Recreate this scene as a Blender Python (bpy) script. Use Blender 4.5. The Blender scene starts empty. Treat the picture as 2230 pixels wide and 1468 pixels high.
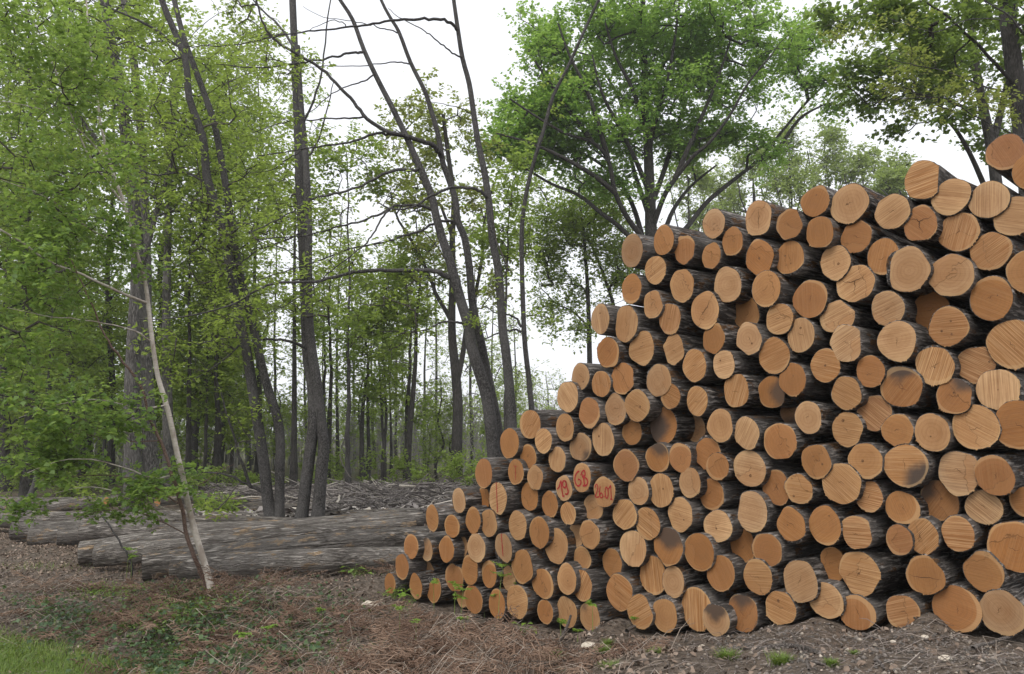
import bpy, math, random
import numpy as np
from mathutils import Vector, Matrix

random.seed(7)
RNG = np.random.default_rng(11)
SC = bpy.context.scene
COL = SC.collection
R = math.radians

# ------------------------------------------------------------------ camera
F_PX, CX, CY = 1701.0, 1115.0, 734.0          # an 18 mm lens on a 23.6 mm wide sensor
EYE, PITCH = 2.1, R(7.2)
cam_d = bpy.data.cameras.new('camera')
cam_d.sensor_width = 23.6
cam_d.lens = 18.0
cam_d.clip_start, cam_d.clip_end = 0.05, 2000
cam = bpy.data.objects.new('camera', cam_d)
COL.objects.link(cam)
cam.location = (0, 0, EYE)
cam.rotation_euler = (R(90) + PITCH, 0, 0)
SC.camera = cam
CT, ST = math.cos(PITCH), math.sin(PITCH)


def ray(px, py):
    u = -(py - CY) / F_PX
    return Vector(((px - CX) / F_PX, CT - ST * u, ST + CT * u))


def at(px, py, Y):
    d = ray(px, py)
    return Vector((0, 0, EYE)) + d * (Y / d.y)


# ------------------------------------------------------------------ object helpers
def tag(o, label=None, cat=None, group=None, kind=None):
    if label: o['label'] = label
    if cat: o['category'] = cat
    if group: o['group'] = group
    if kind: o['kind'] = kind
    return o


def empty(name, loc, label=None, cat=None, group=None):
    o = bpy.data.objects.new(name, None)
    o.empty_display_size = 0.2
    o.location = loc
    COL.objects.link(o)
    return tag(o, label, cat, group)


def link(name, me, mat=None, parent=None, loc=None):
    o = bpy.data.objects.new(name, me)
    if mat is not None and len(me.materials) == 0:
        for m in (mat if isinstance(mat, (list, tuple)) else [mat]):
            me.materials.append(m)
    COL.objects.link(o)
    if parent is not None:
        o.parent = parent
    if loc is not None:
        o.location = loc
    return o


def np_mesh(name, V, F, smooth=True, tone=None, matidx=None):
    """V (n,3); F: one (m,k) array or a list of such arrays (k = 3 or 4)."""
    if not isinstance(F, (list, tuple)):
        F = [F]
    F = [np.asarray(f, dtype=np.int32) for f in F if len(f)]
    me = bpy.data.meshes.new(name)
    V = np.asarray(V, dtype=np.float32)
    me.vertices.add(len(V))
    me.vertices.foreach_set('co', V.ravel())
    nl = sum(f.size for f in F)
    nf = sum(len(f) for f in F)
    me.loops.add(nl)
    me.polygons.add(nf)
    me.loops.foreach_set('vertex_index', np.concatenate([f.ravel() for f in F]))
    st, c = [], 0
    for f in F:
        st.append(np.arange(len(f)) * f.shape[1] + c)
        c += f.size
    me.polygons.foreach_set('loop_start', np.concatenate(st).astype(np.int32))
    if smooth:
        me.polygons.foreach_set('use_smooth', np.ones(nf, dtype=bool))
    if matidx is not None:
        me.polygons.foreach_set('material_index', np.asarray(matidx, dtype=np.int32))
    me.update(calc_edges=True)
    if tone is not None:
        a = me.attributes.new('tone', 'FLOAT', 'FACE')
        a.data.foreach_set('value', np.asarray(tone, dtype=np.float32))
    return me


class Tubes:
    """collects tapered tubes and builds them as one mesh"""
    def __init__(self):
        self.V, self.F, self.n = [], [], 0
        self.T = []

    def add(self, pts, rad, sides=5, tone=None):
        P = np.asarray([tuple(p) for p in pts], dtype=np.float64)
        m = len(P)
        if m < 2:
            return
        r = np.asarray(rad, dtype=np.float64)
        if r.ndim == 0:
            r = np.full(m, float(r))
        T = np.gradient(P, axis=0)
        T /= np.linalg.norm(T, axis=1, keepdims=True) + 1e-9
        ref = np.array([0.0, 0, 1]) if abs(T[0][2]) < 0.8 else np.array([1.0, 0, 0])
        A = np.empty_like(P)
        a = np.cross(T[0], ref)
        a /= np.linalg.norm(a)
        for i in range(m):
            a = a - T[i] * np.dot(a, T[i])
            a /= np.linalg.norm(a) + 1e-9
            A[i] = a
        B = np.cross(T, A)
        th = np.arange(sides) * 2 * math.pi / sides
        ring = (P[:, None, :] + r[:, None, None] * (np.cos(th)[None, :, None] * A[:, None, :] + np.sin(th)[None, :, None] * B[:, None, :]))
        self.V.append(ring.reshape(-1, 3))
        i = np.arange(m - 1)[:, None] * sides
        j = np.arange(sides)[None, :]
        j2 = (j + 1) % sides
        q = np.stack([i + j, i + j2, i + sides + j2, i + sides + j], axis=-1).reshape(-1, 4) + self.n
        self.F.append(q)
        if tone is not None:
            self.T.append(np.full(len(q), tone))
        self.n += m * sides

    def add_segs(self, A, B, r0, r1):
        """many straight three-sided twigs at once"""
        n = len(A)
        d = np_unit(B - A)
        u = np_unit(np.cross(d, np.array([0.31, 0.52, 0.79])[None]))
        v = np.cross(d, u)
        th = np.arange(3) * 2 * math.pi / 3
        o = np.cos(th)[None, :, None] * u[:, None] + np.sin(th)[None, :, None] * v[:, None]
        self.V.append(np.concatenate([A[:, None] + o * r0, B[:, None] + o * r1], 1).reshape(-1, 3))
        k = np.arange(n)[:, None, None] * 6 + self.n
        q = np.array([[0, 1, 4, 3], [1, 2, 5, 4], [2, 0, 3, 5]])[None]
        self.F.append((k + q).reshape(-1, 4))
        self.n += n * 6

    def mesh(self, name, smooth=True):
        return np_mesh(name, np.concatenate(self.V), np.concatenate(self.F), smooth,
                       np.concatenate(self.T) if self.T else None)


def catmull(P, n_per=4):
    P = [Vector(p) for p in P]
    out = []
    for i in range(len(P) - 1):
        p0, p1, p2, p3 = P[max(i - 1, 0)], P[i], P[i + 1], P[min(i + 2, len(P) - 1)]
        for k in range(n_per):
            t = k / n_per
            out.append(0.5 * ((2 * p1) + (p2 - p0) * t + (2 * p0 - 5 * p1 + 4 * p2 - p3) * t * t + (3 * p1 - p0 - 3 * p2 + p3) * t ** 3))
    out.append(P[-1])
    return out


def np_unit(v):
    return v / (np.linalg.norm(v, axis=1, keepdims=True) + 1e-9)


def leaf_mesh(name, P, size, rng, up=0.6, width=0.55, fold=0.12, D=None, smooth=False):
    """one bent diamond per leaf, with a random 'tone' per leaf"""
    n = len(P)
    d = rng.normal(size=(n, 3))
    d[:, 2] *= 0.45
    d[:, 2] -= 0.25
    if D is not None:
        d = d * 0.5 + D
    d = np_unit(d)
    nn = rng.normal(size=(n, 3))
    nn[:, 2] = np.abs(nn[:, 2]) + up * 2
    s = np_unit(np.cross(nn, d))
    nn = np.cross(d, s)
    L = (size * rng.uniform(0.6, 1.3, n))[:, None]
    w = L * width * 0.5
    mid = P + d * L * 0.45
    V = np.stack([P, mid + s * w + nn * L * fold, P + d * L - nn * L * 0.1, mid - s * w + nn * L * fold], axis=1).reshape(-1, 3)
    F = np.arange(n * 4).reshape(n, 4)
    return np_mesh(name, V, F, smooth, tone=rng.random(n))


# ------------------------------------------------------------------ material helpers
class NT:
    def __init__(self, name):
        self.mat = bpy.data.materials.new(name)
        self.mat.use_nodes = True
        self.t = self.mat.node_tree
        self.t.nodes.clear()
        self.out = self.t.nodes.new('ShaderNodeOutputMaterial')

    def n(self, kind, **kw):
        nd = self.t.nodes.new('ShaderNode' + kind)
        for k, v in kw.items():
            setattr(nd, k, v)
        return nd

    def set(self, sock, v):
        if v is None:
            return
        if hasattr(v, 'outputs'):
            v = v.outputs[0]
        if isinstance(v, bpy.types.NodeSocket):
            self.t.links.new(v, sock)
        else:
            if sock.type == 'RGBA' and len(v) == 3:
                v = (*v, 1)
            sock.default_value = v

    def math(self, op, a, b=None, c=None, clamp=False):
        nd = self.n('Math', operation=op, use_clamp=clamp)
        for i, v in enumerate((a, b, c)):
            if v is not None:
                self.set(nd.inputs[i], v)
        return nd.outputs[0]

    def mix(self, f, a, b, mode='MIX'):
        nd = self.n('Mix', data_type='RGBA', blend_type=mode)
        self.set(nd.inputs[0], f)
        self.set(nd.inputs[6], a)
        self.set(nd.inputs[7], b)
        return nd.outputs[2]

    def noise(self, vec, scale, detail=4, rough=0.55, w=None, dist=0.0):
        nd = self.n('TexNoise')
        if w is not None:
            nd.noise_dimensions = '4D'
            self.set(nd.inputs['W'], w)
        self.set(nd.inputs['Vector'], vec)
        nd.inputs['Scale'].default_value = scale
        nd.inputs['Detail'].default_value = detail
        nd.inputs['Roughness'].default_value = rough
        nd.inputs['Distortion'].default_value = dist
        return nd.outputs[0]

    def ramp(self, f, stops):
        nd = self.n('ValToRGB')
        el = nd.color_ramp.elements
        while len(el) < len(stops):
            el.new(0.5)
        for e, (p, c) in zip(el, stops):
            e.position = p
            e.color = (*c, 1) if len(c) == 3 else c
        self.set(nd.inputs[0], f)
        return nd.outputs[0]

    def rng(self, v, a, b, c=0.0, d=1.0, smooth=False):
        nd = self.n('MapRange')
        if smooth:
            nd.interpolation_type = 'SMOOTHSTEP'
        self.set(nd.inputs[0], v)
        for i, x in enumerate((a, b, c, d)):
            nd.inputs[i + 1].default_value = x
        return nd.outputs[0]

    def coord(self, kind='Object', scale=(1, 1, 1), rot=None):
        tc = self.n('TexCoord')
        mp = self.n('Mapping')
        mp.inputs['Scale'].default_value = scale
        if rot:
            mp.inputs['Rotation'].default_value = rot
        self.t.links.new(tc.outputs[kind], mp.inputs['Vector'])
        return mp.outputs[0]

    def attr(self, name, obj=True):
        nd = self.n('Attribute', attribute_name=name, attribute_type='OBJECT' if obj else 'GEOMETRY')
        return nd

    def done(self, base, rough=0.8, bump=None, bump_d=0.02, bump_s=0.6, spec=0.3):
        p = self.n('BsdfPrincipled')
        self.set(p.inputs['Base Color'], base)
        self.set(p.inputs['Roughness'], rough)
        p.inputs['Specular IOR Level'].default_value = spec
        if bump is not None:
            b = self.n('Bump')
            b.inputs['Strength'].default_value = bump_s
            b.inputs['Distance'].default_value = bump_d
            self.set(b.inputs['Height'], bump)
            self.t.links.new(b.outputs[0], p.inputs['Normal'])
        self.t.links.new(p.outputs[0], self.out.inputs[0])
        return self.mat


def mat_bark(name, dark, light, scale=1.0, stretch=0.12, patch=None, patch_lo=0.62, bump_d=0.02, moss=None, fine_k=0.35, vary=0.25):
    m = NT(name)
    info = m.n('ObjectInfo')
    w = m.math('MULTIPLY', info.outputs['Random'], 40.0)
    v = m.coord('Object', (15 * scale, 15 * scale, 15 * scale * stretch))
    ridg = m.noise(v, 4.0, 5, 0.6, w=w, dist=0.6)
    v2 = m.coord('Object', (34 * scale, 34 * scale, 16 * scale))
    fine = m.noise(v2, 3.0, 3, 0.6, w=w)
    big = m.noise(m.coord('Object'), 1.6, 3, 0.6, w=w)
    hgt = m.math('ADD', m.rng(ridg, 0.40, 0.60), m.math('MULTIPLY', fine, fine_k))
    col = m.ramp(m.math('MULTIPLY', hgt, 0.75), [(0.10, tuple(c * 0.4 for c in dark)), (0.5, dark), (0.72, tuple((a + b) / 2 for a, b in zip(dark, light))), (0.95, light)])
    col = m.mix(m.rng(big, 0.4, 0.62), col, m.mix(0.45, col, light))
    col = m.mix(m.math('MULTIPLY', info.outputs['Random'], vary), col, (0.015, 0.012, 0.010))
    if patch:
        sm = m.noise(m.coord('Object', (7, 7, 2.6)), 1.0, 5, 0.7, w=w)
        f = m.math('MULTIPLY', m.rng(sm, patch_lo, patch_lo + 0.04), m.rng(ridg, 0.40, 0.52))
        col = m.mix(f, col, m.ramp(fine, [(0.3, tuple(c * 0.5 for c in patch)), (0.7, patch)]))
    if moss:
        f = m.rng(m.noise(m.coord('Object'), 5.0, 4, 0.65, w=w), 0.55, 0.68)
        col = m.mix(m.math('MULTIPLY', f, 0.6), col, moss)
    return m.done(col, 0.85, hgt, bump_d, 0.9, spec=0.25)


def mat_leaf(name, a, b, c=None, trans=0.52):
    m = NT(name)
    tone = m.attr('tone', obj=False).outputs['Fac']
    col = m.ramp(tone, [(0.0, a), (0.6, b), (1.0, c or b)])
    d = m.n('BsdfPrincipled')
    m.set(d.inputs['Base Color'], col)
    d.inputs['Roughness'].default_value = 0.42
    d.inputs['Specular IOR Level'].default_value = 0.35
    t = m.n('BsdfTranslucent')
    m.set(t.inputs['Color'], m.mix(0.5, col, (0.42, 0.56, 0.09), 'MIX'))
    mx = m.n('MixShader')
    mx.inputs[0].default_value = trans
    m.t.links.new(d.outputs[0], mx.inputs[1])
    m.t.links.new(t.outputs[0], mx.inputs[2])
    m.t.links.new(mx.outputs[0], m.out.inputs[0])
    return m.mat


def mat_tone(name, stops, rough=0.85, spec=0.25):
    m = NT(name)
    tone = m.attr('tone', obj=False).outputs['Fac']
    n = m.noise(m.coord('Object'), 40.0, 2)
    col = m.ramp(tone, stops)
    col = m.mix(m.rng(n, 0.3, 0.7, 0.0, 0.5), col, (0, 0, 0), 'MIX') if False else m.mix(0.5, col, m.ramp(n, [(0.3, (0.35,) * 3), (0.7, (0.65,) * 3)]), 'OVERLAY')
    return m.done(col, rough, spec=spec)


# ------------------------------------------------------------------ materials
def mat_cut_face():
    m = NT('sawn_wood')
    v = m.coord('Object')
    seed = m.attr('fseed').outputs['Fac']
    tint = m.attr('tint').outputs['Fac']
    sep = m.n('SeparateXYZ')
    m.set(sep.inputs[0], v)
    x, y = sep.outputs[0], sep.outputs[1]
    rad = m.attr('rad').outputs['Fac']
    # growth rings around a slightly off-centre pith
    warp = m.noise(v, 5.0, 2, w=seed)
    ro = m.n('VectorMath', operation='LENGTH')
    cmb = m.n('CombineXYZ')
    m.set(cmb.inputs[0], m.math('ADD', x, m.attr('pithx').outputs['Fac']))
    m.set(cmb.inputs[1], m.math('ADD', y, m.attr('pithy').outputs['Fac']))
    m.set(ro.inputs[0], cmb)
    rr = ro.outputs['Value']
    ring = m.math('SINE', m.math('MULTIPLY', m.math('ADD', rr, m.math('MULTIPLY', warp, 0.035)), 620.0))
    ring2 = m.math('SINE', m.math('MULTIPLY', m.math('ADD', rr, m.math('MULTIPLY', warp, 0.05)), 210.0))
    # saw marks, straight and slightly fanned, turned per log
    rot = m.n('VectorRotate', rotation_type='Z_AXIS')
    m.set(rot.inputs['Vector'], v)
    m.set(rot.inputs['Angle'], m.attr('sawang').outputs['Fac'])
    mp = m.n('Mapping')
    mp.inputs['Scale'].default_value = (2.5, 190, 1)
    m.set(mp.inputs['Vector'], rot)
    saw = m.noise(mp.outputs[0], 1.0, 3, 0.7, w=seed)
    mp2 = m.n('Mapping')
    mp2.inputs['Scale'].default_value = (1.8, 85, 1)
    m.set(mp2.inputs['Vector'], rot)
    saw2 = m.noise(mp2.outputs[0], 1.0, 2, 0.6, w=seed)
    saws = m.attr('saws').outputs['Fac']
    blot = m.noise(v, 6.0, 4, 0.6, w=seed)
    # base colour: pale tan <-> orange <-> red-brown
    col = m.ramp(tint, [(0.0, (0.26, 0.185, 0.12)), (0.25, (0.55, 0.345, 0.18)), (0.5, (0.43, 0.225, 0.088)), (0.72, (0.345, 0.142, 0.038)), (1.0, (0.31, 0.14, 0.065))])
    heart = m.rng(m.math('DIVIDE', m.math('ADD', rr, m.math('MULTIPLY', m.math('SUBTRACT', blot, 0.5), 0.12)), rad), 0.45, 0.8, 1.0, 0.0, True)
    col = m.mix(m.math('MULTIPLY', heart, 0.35), col, (0.25, 0.095, 0.025))
    col = m.mix(m.rng(blot, 0.35, 0.7, 0.0, 0.55), col, (0.20, 0.08, 0.025))
    col = m.mix(m.math('MULTIPLY', m.math('MULTIPLY', m.rng(ring, -1, 1), m.math('SUBTRACT', 1.1, saws)), 0.15), col, (0.16, 0.07, 0.025))
    col = m.mix(m.math('MULTIPLY', m.math('MULTIPLY', m.rng(ring2, 0.0, 1), m.math('SUBTRACT', 1.1, saws)), 0.20), col, (0.18, 0.08, 0.03))
    line = m.math('MULTIPLY', m.rng(saw, 0.44, 0.62), m.math('ADD', saws, 0.12))
    col = m.mix(m.math('MULTIPLY', line, 0.7), col, (0.70, 0.45, 0.23))
    line2 = m.math('MULTIPLY', m.rng(saw2, 0.56, 0.40), saws)
    col = m.mix(m.math('MULTIPLY', line2, 0.42), col, (0.17, 0.075, 0.025))
    # torn or stepped part of the felling cut: another plane of wood beyond an uneven line
    nrot = m.n('VectorRotate', rotation_type='Z_AXIS')
    m.set(nrot.inputs['Vector'], v)
    m.set(nrot.inputs['Angle'], m.attr('stepang').outputs['Fac'])
    ns = m.n('SeparateXYZ')
    m.set(ns.inputs[0], nrot)
    wob = m.math('MULTIPLY', m.math('SUBTRACT', m.noise(v, 9.0, 3, w=seed), 0.5), 0.22)
    stepv = m.math('ADD', ns.outputs[0], wob)
    so = m.attr('stepoff').outputs['Fac']
    sd = m.math('SUBTRACT', stepv, so)
    stp = m.rng(sd, 0.0, 0.004)
    col = m.mix(m.math('MULTIPLY', stp, 0.35), col, (0.36, 0.17, 0.065))
    edge = m.math('MULTIPLY', m.rng(m.math('ABSOLUTE', sd), 0.0, 0.005, 1.0, 0.0), 0.7)
    col = m.mix(edge, col, (0.14, 0.065, 0.025))
    # blue-grey weather stain creeping in from one side
    strot = m.n('VectorRotate', rotation_type='Z_AXIS')
    m.set(strot.inputs['Vector'], v)
    m.set(strot.inputs['Angle'], m.attr('stang').outputs['Fac'])
    ss = m.n('SeparateXYZ')
    m.set(ss.inputs[0], strot)
    sv = m.math('DIVIDE', m.math('ADD', ss.outputs[0], m.math('MULTIPLY', m.math('SUBTRACT', blot, 0.5), 0.16)), rad)
    sa = m.attr('stain').outputs['Fac']
    lat = m.math('MULTIPLY', m.math('ABSOLUTE', m.math('DIVIDE', ss.outputs[1], rad)), 0.55)
    sf = m.rng(m.math('ADD', m.math('SUBTRACT', m.math('SUBTRACT', sv, lat), 0.6), m.math('MULTIPLY', sa, 1.45)), 0.0, 0.7, 0, 1, True)
    sf = m.math('MULTIPLY', sf, m.math('GREATER_THAN', sa, 0.01))
    col = m.mix(m.math('MULTIPLY', sf, 0.93), col, (0.042, 0.038, 0.036))
    col = m.mix(m.rng(m.math('ADD', m.math('DIVIDE', rr, rad), m.math('MULTIPLY', warp, 0.08)), 0.955, 1.0, 0, 0.4), col, (0.55, 0.36, 0.18))
    br = m.n('ObjectInfo')
    col = m.mix(m.math('MULTIPLY', br.outputs['Random'], 0.34), col, (0.16, 0.075, 0.025))
    hgt = m.math('ADD', m.math('MULTIPLY', saw2, 0.7), m.math('ADD', m.math('MULTIPLY', saw, 0.5), m.math('MULTIPLY', stp, 1.0)))
    return m.done(col, 0.72, hgt, 0.004, 0.55, spec=0.25)


def mat_plain(name, c1, c2, scale=20, rough=0.85):
    m = NT(name)
    n = m.noise(m.coord('Object'), scale, 4, 0.6)
    return m.done(m.ramp(n, [(0.3, c1), (0.7, c2)]), rough)


M_FACE = mat_cut_face()
M_CRACK = mat_plain('crack_shadow', (0.05, 0.022, 0.009), (0.10, 0.045, 0.018), 60)
M_KNOT = mat_plain('knot_wood', (0.10, 0.045, 0.02), (0.26, 0.13, 0.055), 90)
M_PAINT = mat_plain('red_paint', (0.24, 0.008, 0.012), (0.36, 0.022, 0.026), 70, 0.6)
M_BARK = mat_bark('dark_bark', (0.06, 0.049, 0.041), (0.38, 0.34, 0.305), 0.75, 0.13, (0.22, 0.11, 0.045), 0.55, 0.035, None, 0.4, 0.3)
M_LYING = mat_bark('grey_bark', (0.20, 0.174, 0.15), (0.44, 0.40, 0.355), 0.62, 0.12, (0.52, 0.37, 0.23), 0.57, 0.06, None, 0.4, 0.45)
M_TRUNK = mat_bark('smooth_grey_bark', (0.05, 0.046, 0.043), (0.125, 0.118, 0.112), 0.8, 0.6, None, 0, 0.008)
M_OAK = mat_bark('furrowed_bark', (0.11, 0.102, 0.094), (0.29, 0.272, 0.25), 0.8, 0.16, None, 0, 0.03)
M_DARKTRUNK = mat_bark('dark_tree_bark', (0.046, 0.042, 0.038), (0.115, 0.106, 0.096), 0.8, 0.2, None, 0, 0.02)
M_TWIG = mat_bark('twig_bark', (0.055, 0.047, 0.04), (0.12, 0.105, 0.09), 1.0, 0.5, None, 0, 0.002)
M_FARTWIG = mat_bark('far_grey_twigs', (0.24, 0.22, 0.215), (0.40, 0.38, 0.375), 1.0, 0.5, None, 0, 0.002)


def mat_birch():
    m = NT('birch_bark')
    v = m.coord('Object', (9, 9, 30))
    n = m.noise(v, 1.0, 4, 0.75, dist=1.0)
    g = m.noise(m.coord('Object', (6, 6, 2.5)), 1.0, 4, 0.6)
    col = m.ramp(n, [(0.30, (0.08, 0.065, 0.055)), (0.37, (0.42, 0.37, 0.31)), (0.7, (0.60, 0.55, 0.48))])
    col = m.mix(m.rng(g, 0.46, 0.6, 0, 0.75), col, (0.24, 0.19, 0.15))
    return m.done(col, 0.65, n, 0.004, 0.4)


M_BIRCH = mat_birch()
M_REDSTEM = mat_bark('reddish_sapling_bark', (0.14, 0.085, 0.065), (0.29, 0.20, 0.16), 1.0, 2.0, None, 0, 0.003)


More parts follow.
